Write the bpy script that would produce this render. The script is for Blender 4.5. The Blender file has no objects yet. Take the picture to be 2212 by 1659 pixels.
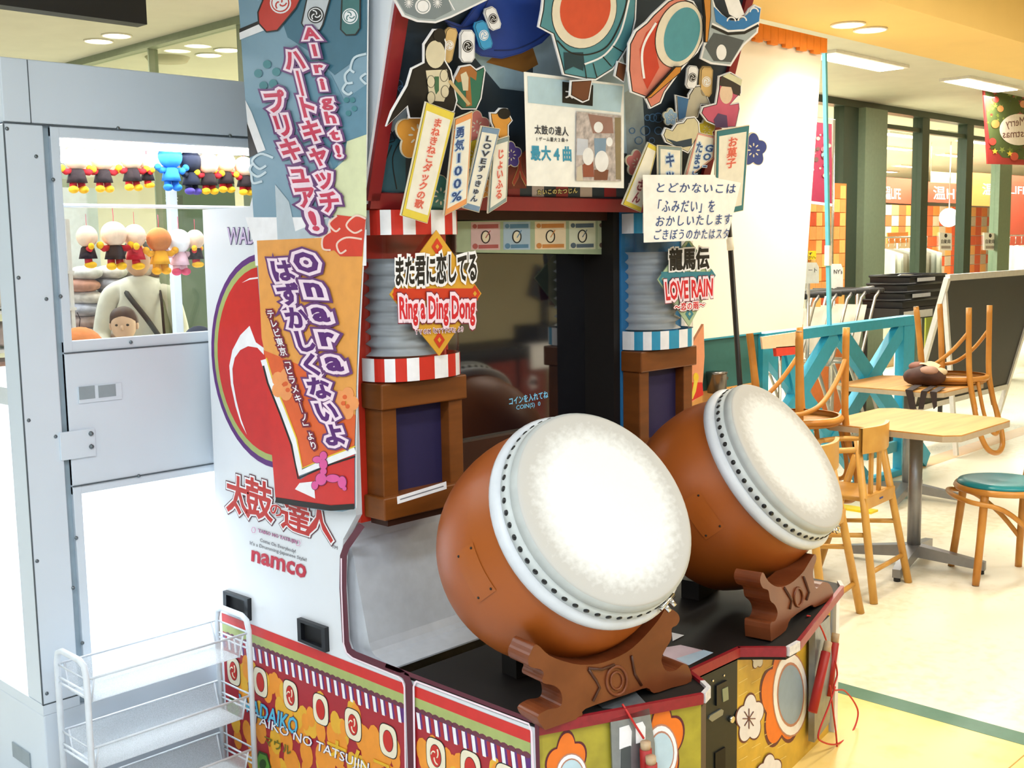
import bpy, bmesh, math, random
from mathutils import Vector, Matrix
random.seed(7)
sc = bpy.context.scene
COL = sc.collection
# ------------------------------------------------------------------ camera, world, lights
FPX, IW, IH = 2490.0, 2212.0, 1659.0
CAM = Vector((0, 0, 1.58))
yaw, pit, rol = math.radians(44.374), math.radians(6.849), math.radians(-0.969)
FW = Vector((math.cos(yaw)*math.cos(pit), math.sin(yaw)*math.cos(pit), -math.sin(pit)))
RT = FW.cross(Vector((0, 0, 1))).normalized()
UP = RT.cross(FW)
RT, UP = math.cos(rol)*RT + math.sin(rol)*UP, -math.sin(rol)*RT + math.cos(rol)*UP
cd = bpy.data.cameras.new('camera'); cam = bpy.data.objects.new('camera', cd); COL.objects.link(cam)
cd.sensor_width = 36.0; cd.lens = FPX/IW*36.0; cd.clip_start = 0.05; cd.clip_end = 200
cam.matrix_world = Matrix(((RT.x, UP.x, -FW.x, CAM.x), (RT.y, UP.y, -FW.y, CAM.y), (RT.z, UP.z, -FW.z, CAM.z), (0, 0, 0, 1)))
sc.camera = cam
sc.view_settings.view_transform = 'Standard'
sc.view_settings.look = 'None'
sc.view_settings.gamma = 1.0
sc.view_settings.use_curve_mapping = False
sc.view_settings.exposure = 0.47
w = bpy.data.worlds.new('world'); sc.world = w; w.use_nodes = True
bgn = w.node_tree.nodes['Background']; bgn.inputs[0].default_value = (1.0, 0.97, 0.92, 1); bgn.inputs[1].default_value = 0.42
CEIL = 2.8
cy_ = sc.cycles; cy_.max_bounces = 6; cy_.diffuse_bounces = 3; cy_.glossy_bounces = 3; cy_.transmission_bounces = 4; cy_.transparent_max_bounces = 10; cy_.caustics_reflective = False; cy_.caustics_refractive = False

def area(name, loc, sx, sy, power, col=(1, .96, .9), rot=(0, 0, 0)):
    l = bpy.data.lights.new(name, 'AREA'); l.shape = 'RECTANGLE'; l.size = sx; l.size_y = sy; l.energy = power; l.color = col
    o = bpy.data.objects.new(name, l); COL.objects.link(o); o.location = loc; o.rotation_euler = rot
    return o
# panels given bodies further down, then unseen bodiless lamps added to brighten the hall
FIX = [(7.45, 3.93), (9.35, 3.86), (5.5, 3.9)]
FILL = [(0.2, 1.0), (0.2, -1.6), (2.2, -0.6), (4.4, -0.6), (4.6, 1.0), (7.0, 0.6), (-1.6, 3.0), (-1.6, 0.2), (0.3, 5.2), (2.6, 7.6), (0.0, 8.0), (5.0, 5.0), (7.6, 4.6)]
for i, (x, y) in enumerate(FIX): area('panel_or_fill_light', (x, y, CEIL-.05), 1.2, .3, 26, (1, .97, .90))
for i, (x, y) in enumerate(FILL): area('panel_or_fill_light', (x, y, CEIL-.05), 1.2, .3, (33 if x < 4 else 22), ((.88, .95, 1) if x < 4 else (1, .93, .80)))

# ------------------------------------------------------------------ materials
def lin(c):
    if isinstance(c, str):
        c = c.lstrip('#'); c = [int(c[i:i+2], 16)/255 for i in (0, 2, 4)]
        return tuple(((v/12.92) if v <= .04045 else ((v+.055)/1.055)**2.4) for v in c)
    return tuple(c)
MATS = {}
def M(name, c, rough=.5, metal=0.0, var=.05, scale=30, emit=0, bump=0, spec=.5, coat=0, trans=0, alpha=1, ior=1.45):
    if name in MATS: return MATS[name]
    m = bpy.data.materials.new(name); m.use_nodes = True; MATS[name] = m
    nt = m.node_tree; b = nt.nodes['Principled BSDF']; c = lin(c)
    b.inputs['Roughness'].default_value = rough; b.inputs['Metallic'].default_value = metal
    b.inputs['Specular IOR Level'].default_value = spec; b.inputs['Coat Weight'].default_value = coat
    b.inputs['Transmission Weight'].default_value = trans; b.inputs['Alpha'].default_value = alpha; b.inputs['IOR'].default_value = ior
    tc = nt.nodes.new('ShaderNodeTexCoord'); n = nt.nodes.new('ShaderNodeTexNoise'); n.inputs['Scale'].default_value = scale; n.inputs['Detail'].default_value = 3
    nt.links.new(tc.outputs['Object'], n.inputs['Vector'])
    r = nt.nodes.new('ShaderNodeValToRGB'); r.color_ramp.elements[0].position = .3; r.color_ramp.elements[1].position = .7
    r.color_ramp.elements[0].color = (*[max(0, v*(1-var)) for v in c], 1); r.color_ramp.elements[1].color = (*[min(1, v*(1+var)) for v in c], 1)
    nt.links.new(n.outputs['Fac'], r.inputs['Fac']); nt.links.new(r.outputs['Color'], b.inputs['Base Color'])
    if emit:
        b.inputs['Emission Color'].default_value = (*c, 1); b.inputs['Emission Strength'].default_value = emit
    if bump:
        bp = nt.nodes.new('ShaderNodeBump'); bp.inputs['Strength'].default_value = bump; bp.inputs['Distance'].default_value = .01
        nt.links.new(n.outputs['Fac'], bp.inputs['Height']); nt.links.new(bp.outputs['Normal'], b.inputs['Normal'])
    return m
def glass(name, c=(.95, .98, .97), op=.12, rough=.03):
    if name in MATS: return MATS[name]
    m = bpy.data.materials.new(name); m.use_nodes = True; MATS[name] = m
    nt = m.node_tree; nt.nodes.clear()
    o = nt.nodes.new('ShaderNodeOutputMaterial'); mx = nt.nodes.new('ShaderNodeMixShader'); t = nt.nodes.new('ShaderNodeBsdfTransparent'); g = nt.nodes.new('ShaderNodeBsdfGlossy')
    fr = nt.nodes.new('ShaderNodeLayerWeight'); fr.inputs['Blend'].default_value = .5
    pw_ = nt.nodes.new('ShaderNodeMath'); pw_.operation = 'POWER'; pw_.inputs[1].default_value = 4.0; ml = nt.nodes.new('ShaderNodeMath'); ml.operation = 'MULTIPLY'; ml.inputs[1].default_value = .45
    ad = nt.nodes.new('ShaderNodeMath'); ad.operation = 'ADD'; ad.inputs[1].default_value = op; ad.use_clamp = True
    nt.links.new(fr.outputs['Facing'], pw_.inputs[0]); nt.links.new(pw_.outputs[0], ml.inputs[0]); nt.links.new(ml.outputs[0], ad.inputs[0])
    t.inputs[0].default_value = (*c, 1); g.inputs['Roughness'].default_value = rough
    nt.links.new(ad.outputs[0], mx.inputs[0]); nt.links.new(t.outputs[0], mx.inputs[1]); nt.links.new(g.outputs[0], mx.inputs[2]); nt.links.new(mx.outputs[0], o.inputs[0])
    return m
def wood(name, c1, c2, rough=.4, sc_=(3, 3, 30)):
    if name in MATS: return MATS[name]
    m = M(name, c1, rough); nt = m.node_tree; b = nt.nodes['Principled BSDF']
    tc = nt.nodes.new('ShaderNodeTexCoord'); mp = nt.nodes.new('ShaderNodeMapping'); mp.inputs['Scale'].default_value = sc_
    n = nt.nodes.new('ShaderNodeTexNoise'); n.inputs['Scale'].default_value = 2.5; n.inputs['Detail'].default_value = 6
    r = nt.nodes.new('ShaderNodeValToRGB'); r.color_ramp.elements[0].position = .35; r.color_ramp.elements[1].position = .65
    r.color_ramp.elements[0].color = (*lin(c1), 1); r.color_ramp.elements[1].color = (*lin(c2), 1)
    nt.links.new(tc.outputs['Object'], mp.inputs[0]); nt.links.new(mp.outputs[0], n.inputs[0]); nt.links.new(n.outputs['Fac'], r.inputs[0]); nt.links.new(r.outputs[0], b.inputs['Base Color'])
    return m

# ------------------------------------------------------------------ pixels to points
def ray(x, y): return FW + RT*((x-IW/2)/FPX) - UP*((y-IH/2)/FPX)
class Pl:
    """a plane: point, normal (facing the viewer) and a small lift along the normal"""
    def __init__(s, p, n): s.p = Vector(p); s.n = Vector(n).normalized()
    def __call__(s, q, lift=0.0):
        d = ray(*q); t = ((s.p-CAM).dot(s.n))/d.dot(s.n); return CAM + d*t + s.n*lift
    def off(s, k): return Pl(s.p + s.n*k, s.n)
def PX(v): return Pl((v, 0, 0), (-1, 0, 0))
def PY(v): return Pl((0, v, 0), (0, -1, 0))
def PZ(v): return Pl((0, 0, v), (0, 0, 1))

# ------------------------------------------------------------------ mesh helpers
class B:
    def __init__(s): s.v = []; s.f = []; s.m = []; s.mats = []; s.smooth = []
    def mi(s, m):
        if m not in s.mats: s.mats.append(m)
        return s.mats.index(m)
    def add(s, vs, fs, mat, sm=False):
        o = len(s.v); i = s.mi(mat); s.v += [tuple(v) for v in vs]
        for f in fs: s.f.append([o+k for k in f]); s.m.append(i); s.smooth.append(sm)
        return s
    def box(s, a, b, mat, rot=None, c=None):
        x0, y0, z0 = a; x1, y1, z1 = b
        vs = [Vector(p) for p in ((x0,y0,z0),(x1,y0,z0),(x1,y1,z0),(x0,y1,z0),(x0,y0,z1),(x1,y0,z1),(x1,y1,z1),(x0,y1,z1))]
        if rot is not None:
            c = Vector(c) if c is not None else (vs[0]+vs[6])/2
            vs = [rot @ (p-c) + c for p in vs]
        return s.add(vs, [(0,3,2,1),(4,5,6,7),(0,1,5,4),(1,2,6,5),(2,3,7,6),(3,0,4,7)], mat)
    def bar(s, p, q, w, h, mat, up=(0, 0, 1)):
        """rectangular bar from p to q, w across, h along up"""
        p = Vector(p); q = Vector(q); d = (q-p).normalized(); up = Vector(up)
        if abs(d.dot(up)) > .98: up = Vector((1, 0, 0))
        a = d.cross(up).normalized()*w/2; u = a.cross(d).normalized()*h/2
        vs = [p-a-u, p+a-u, p+a+u, p-a+u, q-a-u, q+a-u, q+a+u, q-a+u]
        return s.add(vs, [(0,3,2,1),(4,5,6,7),(0,1,5,4),(1,2,6,5),(2,3,7,6),(3,0,4,7)], mat)
    def tube(s, pts, r, mat, n=8, closed=False, cap=True):
        pts = [Vector(p) for p in pts]; k = len(pts); rs = r if isinstance(r, (list, tuple)) else [r]*k
        rings = []; prev = None
        for i, p in enumerate(pts):
            if closed: d = pts[(i+1) % k]-pts[i-1]
            else: d = pts[min(i+1, k-1)]-pts[max(i-1, 0)]
            d.normalize()
            if prev is None:
                a = d.orthogonal().normalized()
            else:
                a = prev - d*prev.dot(d)
                a = a.normalized() if a.length > 1e-6 else d.orthogonal().normalized()
            prev = a; b = d.cross(a)
            rings.append([p + (a*math.cos(t) + b*math.sin(t))*rs[i] for t in [2*math.pi*j/n for j in range(n)]])
        vs = [v for rg in rings for v in rg]; fs = []
        for i in range(k if closed else k-1):
            for j in range(n):
                i2 = (i+1) % k
                fs.append((i*n+j, i*n+(j+1) % n, i2*n+(j+1) % n, i2*n+j))
        if cap and not closed: fs += [tuple(reversed(range(n))), tuple(range((k-1)*n, k*n))]
        return s.add(vs, fs, mat, True)
    def lathe(s, prof, mat, n=32, org=(0, 0, 0), ax=(0, 0, 1), cap=True, mats=None, a0=0, a1=2*math.pi):
        """prof = [(radius, distance along axis)]; mats = one per segment"""
        ax = Vector(ax).normalized(); a = ax.orthogonal().normalized(); b = ax.cross(a); org = Vector(org)
        full = abs(a1-a0-2*math.pi) < 1e-6; nn = n if full else n+1
        vs = []
        for r, z in prof:
            for j in range(nn):
                t = a0+(a1-a0)*j/n
                vs.append(org + ax*z + (a*math.cos(t)+b*math.sin(t))*r)
        for i in range(len(prof)-1):
            fs = []
            for j in range(n): 
                j2 = (j+1) % nn
                fs.append((i*nn+j, i*nn+j2, (i+1)*nn+j2, (i+1)*nn+j))
            if i == 0: o = len(s.v); s.v += [tuple(v) for v in vs]
            mt = mats[i] if mats else mat
            for f in fs: s.f.append([o+q for q in f]); s.m.append(s.mi(mt)); s.smooth.append(True)
        if cap and full:
            for i, rev in ((0, True), (len(prof)-1, False)):
                if prof[i][0] > 1e-5:
                    f = [o+i*nn+j for j in range(nn)]
                    s.f.append(list(reversed(f)) if rev else f); s.m.append(s.mi((mats[0] if i == 0 else mats[-1]) if mats else mat)); s.smooth.append(False)
        return s
    def ball(s, c, r, mat, n=16, m=10):
        c = Vector(c); r = Vector(r) if not isinstance(r, (int, float)) else Vector((r, r, r))
        vs = []
        for i in range(m+1):
            ph = math.pi*i/m
            for j in range(n):
                t = 2*math.pi*j/n; vs.append(c + Vector((r.x*math.sin(ph)*math.cos(t), r.y*math.sin(ph)*math.sin(t), r.z*math.cos(ph))))
        fs = [(i*n+j, (i+1)*n+j, (i+1)*n+(j+1) % n, i*n+(j+1) % n) for i in range(m) for j in range(n)]
        return s.add(vs, fs, mat, True)
    def prism(s, pts, ext, mat, side=None):
        """ngon of 3D points extruded by the vector ext"""
        pts = [Vector(p) for p in pts]; ext = Vector(ext); n = len(pts)
        s.add(pts, [tuple(range(n))], mat)
        s.add([p+ext for p in pts], [tuple(reversed(range(n)))], mat)
        s.add(pts+[p+ext for p in pts], [(i, i+n, (i+1) % n + n, (i+1) % n) for i in range(n)], side or mat)
        return s
    def face(s, pts, mat): return s.add(pts, [tuple(range(len(pts)))], mat)
    def grid(s, fn, nu, nv, mat, sm=True):
        vs = [fn(i/nu, j/nv) for j in range(nv+1) for i in range(nu+1)]
        return s.add(vs, [(j*(nu+1)+i, j*(nu+1)+i+1, (j+1)*(nu+1)+i+1, (j+1)*(nu+1)+i) for j in range(nv) for i in range(nu)], mat, sm)
    def build(s, name, parent=None, bevel=0):
        me = bpy.data.meshes.new(name); me.from_pydata(s.v, [], s.f)
        for m in s.mats: me.materials.append(m)
        me.polygons.foreach_set('material_index', s.m); me.polygons.foreach_set('use_smooth', s.smooth); me.update()
        o = bpy.data.objects.new(name, me); COL.objects.link(o)
        if parent is not None: o.parent = parent; o.matrix_parent_inverse = parent.matrix_world.inverted()
        if bevel:
            md = o.modifiers.new('bevel', 'BEVEL'); md.width = bevel; md.segments = 2; md.limit_method = 'ANGLE'
        return o
def tag(o, label=None, cat=None, group=None, kind=None):
    if label: o['label'] = label
    if cat: o['category'] = cat
    if group: o['group'] = group
    if kind: o['kind'] = kind
    return o
def empty(name, loc, label=None, cat=None, group=None):
    o = bpy.data.objects.new(name, None); COL.objects.link(o); o.location = loc; o.empty_display_size = .1
    o.matrix_world = Matrix.Translation(Vector(loc))
    return tag(o, label, cat, group)
def copy_tree(o, parent=None, mw=None):
    c = o.copy(); COL.objects.link(c)
    if parent is not None: c.parent = parent; c.matrix_parent_inverse = o.matrix_parent_inverse.copy()
    for ch in list(o.children): copy_tree(ch, c)
    return c
def struct(o): o['kind'] = 'structure'; return o
def arc(cx, cy, r, a0, a1, n, ry=None):
    ry = r if ry is None else ry
    return [(cx+r*math.cos(math.radians(a0+(a1-a0)*i/n)), cy+ry*math.sin(math.radians(a0+(a1-a0)*i/n))) for i in range(n+1)]
def smooth(pts, n=6):
    """Catmull-Rom through the points"""
    pts = [Vector(p) for p in pts]; out = []
    for i in range(len(pts)-1):
        p0 = pts[max(i-1, 0)]; p1 = pts[i]; p2 = pts[i+1]; p3 = pts[min(i+2, len(pts)-1)]
        for k in range(n):
            t = k/n; out.append(.5*((2*p1)+(p2-p0)*t+(2*p0-5*p1+4*p2-p3)*t*t+(3*p1-p0-3*p2+p3)*t**3))
    return out+[pts[-1]]
# flat print: outlines given in the photograph's frame, laid on a real surface
def ink(b, S, pts, mat, lift): b.face([S(p, lift+len(b.f)*2e-6) for p in pts], mat); return b
def line(b, S, pts, wpx, mat, lift, closed=False):
    k = len(pts); P = [Vector((p[0], p[1])) for p in pts]; L = []; R_ = []; lift += len(b.f)*2e-6
    for i in range(k):
        d = (P[(i+1) % k]-P[i-1]) if closed else (P[min(i+1, k-1)]-P[max(i-1, 0)])
        d.normalize(); n = Vector((-d.y, d.x))*wpx/2; L.append(P[i]+n); R_.append(P[i]-n)
    for i in range(k if closed else k-1):
        j = (i+1) % k; b.face([S(q, lift) for q in (L[i], L[j], R_[j], R_[i])], mat)
    return b
_tx = {}
def glyph(ch, bold):
    key = (ch, round(bold, 4))
    if key not in _tx:
        c = bpy.data.curves.new('t', 'FONT'); c.body = ch; c.resolution_u = 2; c.bevel_depth = bold; c.bevel_resolution = 0
        o = bpy.data.objects.new('t', c); COL.objects.link(o)
        dg = bpy.context.evaluated_depsgraph_get(); dg.update(); me = bpy.data.meshes.new_from_object(o.evaluated_get(dg))
        vs = [(v.co.x, v.co.y, (v.co.z/bold if bold else 0)) for v in me.vertices]
        fs = [tuple(p.vertices) for p in me.polygons if (min(vs[i][2] for i in p.vertices) > -.01 if bold else p.normal.z > 0)]
        us = sorted({i for f in fs for i in f}); ix = {i: k for k, i in enumerate(us)}; vs = [vs[i] for i in us]; fs = [tuple(ix[i] for i in f) for f in fs]
        bpy.data.objects.remove(o); bpy.data.curves.remove(c); bpy.data.meshes.remove(me); _tx[key] = (vs, fs)
    return _tx[key]
def bbox(ch):
    v = glyph(ch, 0)[0]
    if not v: return (0, 0, .3, .7)
    return (min(p[0] for p in v), min(p[1] for p in v), max(p[0] for p in v), max(p[1] for p in v))
def quadpt(q, u, v):
    tl, tr, br, bl = q
    a = (tl[0]+(tr[0]-tl[0])*u, tl[1]+(tr[1]-tl[1])*u); c = (bl[0]+(br[0]-bl[0])*u, bl[1]+(br[1]-bl[1])*u)
    return (a[0]+(c[0]-a[0])*v, a[1]+(c[1]-a[1])*v)
def put(b, S, ch, q, mat, bold=0, lift=0, box=None):
    """one glyph or word stretched over the quad q (tl, tr, br, bl)"""
    x0, y0, x1, y1 = box or bbox(ch); vs, fs = glyph(ch, bold)
    b.add([S(quadpt(q, (x-x0)/max(x1-x0, 1e-4), 1-(y-y0)/max(y1-y0, 1e-4)), lift+.0004*h) for x, y, h in vs], fs, mat)
def word(b, S, txt, q, layers, lift=0):
    """layers = [(material, stroke in em)], bottom first; letters are placed one by one"""
    x0, y0, x1, y1 = bbox(txt); adv = []
    for i in range(len(txt)): adv.append(bbox(txt[:i+1])[2])
    for k, (mat, st) in enumerate(layers):
        put(b, S, txt, q, mat, st, lift+.0006*k, (x0, y0, x1, y1))
def chars(b, S, txt, p0, p1, wv, layers, lift=0, fill=.96):
    """glyphs in equal cells from p0 to p1 (cell centres run along the line); wv = across vector of a cell"""
    n = len(txt); d = ((p1[0]-p0[0])/n, (p1[1]-p0[1])/n)
    for k, (mat, st) in enumerate(layers):
        for i, ch in enumerate(txt):
            if ch == ' ': continue
            c = (p0[0]+d[0]*(i+.5), p0[1]+d[1]*(i+.5)); h = (d[0]*fill/2, d[1]*fill/2); a = (wv[0]/2, wv[1]/2)
            q = [(c[0]-h[0]-a[0], c[1]-h[1]-a[1]), (c[0]-h[0]+a[0], c[1]-h[1]+a[1]), (c[0]+h[0]+a[0], c[1]+h[1]+a[1]), (c[0]+h[0]-a[0], c[1]+h[1]-a[1])]
            x0, y0, x1, y1 = bbox(ch)
            if ord(ch) > 0x2000:
                put(b, S, ch, q, mat, st, lift+.0006*k, (0, -.14, 1.0, .86))
            else:
                cx = (x0+x1)/2; hw = max(.3, (x1-x0)/2); put(b, S, ch, q, mat, st, lift+.0006*k, (cx-hw, -.12, cx+hw, .80))
def row(b, S, txt, p0, p1, hv, layers, lift=0, fill=.96):
    """like chars but for text running across: cells from p0 to p1, hv = down vector of a cell"""
    n = len(txt); d = ((p1[0]-p0[0])/n, (p1[1]-p0[1])/n)
    for k, (mat, st) in enumerate(layers):
        for i, ch in enumerate(txt):
            if ch == ' ': continue
            c = (p0[0]+d[0]*(i+.5), p0[1]+d[1]*(i+.5)); h = (hv[0]/2, hv[1]/2); a = (d[0]*fill/2, d[1]*fill/2)
            q = [(c[0]-h[0]-a[0], c[1]-h[1]-a[1]), (c[0]-h[0]+a[0], c[1]-h[1]+a[1]), (c[0]+h[0]+a[0], c[1]+h[1]+a[1]), (c[0]+h[0]-a[0], c[1]+h[1]-a[1])]
            if ord(ch) > 0x2000: bx = (0, -.14, 1.0, .86)
            else: x0, y0, x1, y1 = bbox(ch); bx = ((x0+x1)/2-.44, -.12, (x0+x1)/2+.44, .86)
            put(b, S, ch, q, mat, st, lift+.0006*k, bx)
# ------------------------------------------------------------------ the setting
def floor_mat(name, c1, c2, sc_, rough, big):
    m = M(name, c1, rough, var=.0); nt = m.node_tree; b = nt.nodes['Principled BSDF']
    tc = nt.nodes.new('ShaderNodeTexCoord'); n1 = nt.nodes.new('ShaderNodeTexNoise'); n1.inputs['Scale'].default_value = sc_; n1.inputs['Detail'].default_value = 5
    n2 = nt.nodes.new('ShaderNodeTexNoise'); n2.inputs['Scale'].default_value = big
    mx = nt.nodes.new('ShaderNodeMath'); mx.operation = 'ADD'
    r = nt.nodes.new('ShaderNodeValToRGB'); r.color_ramp.elements[0].position = .75; r.color_ramp.elements[1].position = 1.25
    r.color_ramp.elements[0].color = (*lin(c1), 1); r.color_ramp.elements[1].color = (*lin(c2), 1)
    nt.links.new(tc.outputs['Object'], n1.inputs[0]); nt.links.new(tc.outputs['Object'], n2.inputs[0]); nt.links.new(n1.outputs[0], mx.inputs[0]); nt.links.new(n2.outputs[0], mx.inputs[1])
    nt.links.new(mx.outputs[0], r.inputs[0]); nt.links.new(r.outputs[0], b.inputs['Base Color'])
    return m
fm_cream = floor_mat('cream_vinyl', '#e6dcc0', '#f4ecd6', 22, .32, 1.2)
fm_yel = floor_mat('yellow_vinyl', '#eec66a', '#f6d684', 8, .3, 1.5)
fm_tan = floor_mat('tan_vinyl', '#d9ac78', '#e2b884', 12, .35, 2)
fm_gry = floor_mat('terrazzo', '#b9b29c', '#d6cfba', 60, .35, 3)
fm_grn = M('green_stripe', '#4f7a66', .4)
B().box((2.2, -6, -.1), (3.57, 3.62, 0), fm_yel).build('floor')
struct(bpy.data.objects['floor']); bpy.data.objects['floor']['label'] = 'yellow vinyl floor under the machines'
b = B(); b.box((-6, -6, -.1), (2.2, 3.62, 0), M('floor_pale', '#d4d6d6', .35, var=.05, scale=9)); struct(b.build('floor')).__setitem__('label', 'pale floor in front of the claw machine')
b = B(); b.box((3.66, -6, -.1), (28, 3.46, 0), fm_cream); struct(b.build('floor')).__setitem__('label', 'cream vinyl floor under the café tables')
b = B(); b.box((3.57, -6, -.1), (3.66, 3.62, .001), fm_grn); struct(b.build('trim_1')).__setitem__('label', 'dark green stripe in the floor')
b = B(); b.box((3.66, 3.46, -.1), (28, 3.62, .0005), fm_tan); struct(b.build('trim_2')).__setitem__('label', 'tan stripe in the floor behind the tables')
b = B(); b.box((-6, 3.62, -.1), (28, 13, 0), fm_gry); struct(b.build('floor')).__setitem__('label', 'grey speckled mall floor in the background')
# joints in the yellow floor
b = B()
for x in (3.1, 2.6): b.box((x-.002, -3, 0), (x+.002, 1.5, .0006), M('joint', '#b98f3c', .6))
for y in (1.25, .65): b.box((0, y-.002, 0), (3.57, y+.002, .0006), M('joint', '#b98f3c', .6))
b.build('tile_joint', bpy.data.objects['floor'])
cm = M('ceiling_board', '#d2cfbc', .8, var=.03, scale=6)
B().box((-6, 2.70, CEIL), (28, 13, CEIL+.1), cm).build('ceiling'); struct(bpy.data.objects['ceiling'])
cmy = M('soffit_paint', '#f0cc7c', .7, var=.03, scale=3)
b = B(); b.box((3.5, -6, CEIL), (28, 2.70, CEIL+.1), M('ceiling_warm', '#e9d8a8', .8, var=.03, scale=4)); struct(b.build('ceiling'))
b = B(); b.box((-6, -6, CEIL), (3.5, 2.70, CEIL+.1), M('ceiling_pale', '#dcdcd4', .8, var=.03, scale=4)); struct(b.build('ceiling'))
b = B(); b.box((3.5, 2.19, 2.5), (28, 2.70, CEIL), cmy); struct(b.build('trim_3')).__setitem__('label', 'yellow painted soffit crossing the ceiling')
wm = M('far_wall', '#d9d3c0', .8, var=.03, scale=2)
b = B(); b.box((-6, 12.9, 0), (28, 13, CEIL), wm); struct(b.build('wall_back'))
b = B(); b.box((-6.1, -6, 0), (-6, 13, CEIL), wm); struct(b.build('wall_left'))
b = B(); b.box((28, -6, 0), (28.1, 13, CEIL), wm); struct(b.build('wall_right'))
b = B(); b.box((-6, -4.1, 0), (28, -4.0, CEIL), M('front_wall', '#e2d8b8', .8, var=.03, scale=2)); struct(b.build('wall_front'))
# round downlights
em = M('downlight_glow', '#fff4dc', .5, emit=14); trim = M('downlight_trim', '#efe8d4', .5)
def downlight(p, r, label, spot, col):
    t = empty('downlight', p, label, 'ceiling light', 'recessed round downlights')
    B().lathe([(r*1.12, 0), (r*1.12, -.006), (r, -.008), (r, 0)], trim, 28, p).build('trim_ring', t)
    B().lathe([(0, -.004), (r, -.004)], em, 28, p, cap=False).build('lamp', t)
    if spot:
        l = bpy.data.lights.new('downlight_beam', 'SPOT'); l.energy = spot; l.spot_size = 2.3; l.spot_blend = .8; l.shadow_soft_size = .08; l.color = col
        o = bpy.data.objects.new('downlight_beam', l); COL.objects.link(o); o.location = (p[0], p[1], p[2]-.03)
for k, q in enumerate([(213, 88), (252, 76)]): downlight(PZ(CEIL)(q), .075, ['round downlight above the claw machine, left of the pair', 'round downlight above the claw machine, right of the pair'][k], 20, (1, .95, .85))
for k, q in enumerate([(1832, 52), (1880, 63)]): downlight(PZ(2.5)(q), .066, ['round downlight in the yellow soffit, left of the pair', 'round downlight in the yellow soffit, right of the pair'][k], 40, (1, .88, .66))
# fluorescent panels
fl = M('tube_glow', '#fffaf0', .5, emit=9); ffr = M('fixture_white', '#f2efe6', .5)
def panel(x, y, label, z=CEIL, sx=.52, sy=.12, g='fluorescent ceiling panels'):
    t = empty('ceiling_panel_light', (x, y, z), label, 'ceiling light', g)
    B().box((x-sx, y-sy, z-.02), (x+sx, y+sy, z), ffr).build('frame', t)
    B().box((x-sx+.03, y-sy+.03, z-.024), (x+sx-.03, y+sy-.03, z-.02), fl).build('diffuser', t)
for i, (x, y) in enumerate(FIX): panel(x, y, ['long bright ceiling panel nearest the cyan pole', 'long bright ceiling panel beside the christmas banner', 'long ceiling panel behind the white screen'][i])

# --- glass wall behind the claw machine (left background)
gf = M('frame_sage', '#8f9a80', .45); gl = glass('window_glass', (.93, .97, .93), .04)
gx = 3.52
w1 = B().box((gx-.05, 4.9, CEIL-.04), (gx+.02, 12.9, CEIL), gf).build('window_1'); struct(w1)['label'] = 'glass shop front behind the claw machine'
for y in (5.38, 6.35, 7.6, 9.0): B().box((gx-.03, y-(.03 if y < 6 else .006), 0), (gx+.03, y+(.03 if y < 6 else .006), CEIL-.04), gf).build('mullion', w1)
ys = [5.38, 6.35, 7.6, 9.0, 12.9]
for k in range(4): B().box((gx-.004, ys[k]+.03, 0), (gx+.004, ys[k+1]-.03, CEIL-.04), gl).build('pane', w1)
panel_lights = [(4.9, 8.2), (4.6, 7.0)]
for k, q in enumerate([(451, 118), (491, 107)]): downlight(PZ(CEIL)(q), .075, ['round downlight behind the shop glass, left', 'round downlight behind the shop glass, right'][k], 0, None)
p = PZ(CEIL)((362, 124)); t = B().lathe([(0, -.03), (.12, -.028), (.14, 0)], M('vent_grey', '#a8a286', .6), 24, p, cap=False).build('ceiling_vent'); tag(t, 'round grey ceiling vent behind the shop glass', 'vent')
area('shop_light', (5.5, 8.5, CEIL-.06), 3, 3, 160, (1, .96, .88))
# black hanging display, top left
S = PY(3.35); a = S((318, 53)); c0 = S((-40, 14))
t = B().box((c0.x, 3.35, a.z), (a.x, 3.41, CEIL-.12), M('display_black', '#151210', .4)).build('hanging_display'); tag(t, 'black panel hanging from the ceiling at the top left', 'hanging sign')

# --- green framed shop front, right background
gd = M('mullion_dark', '#3d4a3c', .4); gs = M('mullion_sage', '#7d8d74', .45)
SY = 5.12; SSH = PY(SY)
def sx_(px): return SSH((px, 500)).x
w2 = B().box((7.0, SY-.06, CEIL-.06), (28, SY+.06, CEIL), gd).build('window_2'); struct(w2)['label'] = 'green framed shop front in the right background'
B().box((sx_(1808), SY-.05, 0), (sx_(1839), SY+.05, CEIL-.06), gd).build('mullion', w2)
B().box((sx_(1839), SY-.12, 0), (sx_(1886), SY+.05, CEIL-.06), gs).build('mullion', w2)
mu = [(1977, 1992), (2073, 2087), (2146, 2172)]
for k, (p0, p1) in enumerate(mu): B().box((sx_(p0), SY-.05, 0), (sx_(p1), SY+.05, CEIL-.06), gs if k == 2 else gd).build('mullion', w2)
B().box((sx_(1886), SY-.03, 2.60), (28, SY+.03, 2.64), gd).build('transom', w2)
ed = [sx_(1886), sx_(1977), sx_(1992), sx_(2073), sx_(2087), sx_(2146), sx_(2172), 26]
for k in range(0, 8, 2): B().box((ed[k], SY-.004, 0), (ed[k+1], SY+.004, CEIL-.06), gl).build('pane', w2)
B().box((7.0, SY-.004, 0), (sx_(1808), SY+.004, CEIL-.06), gl).build('pane', w2)
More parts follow.
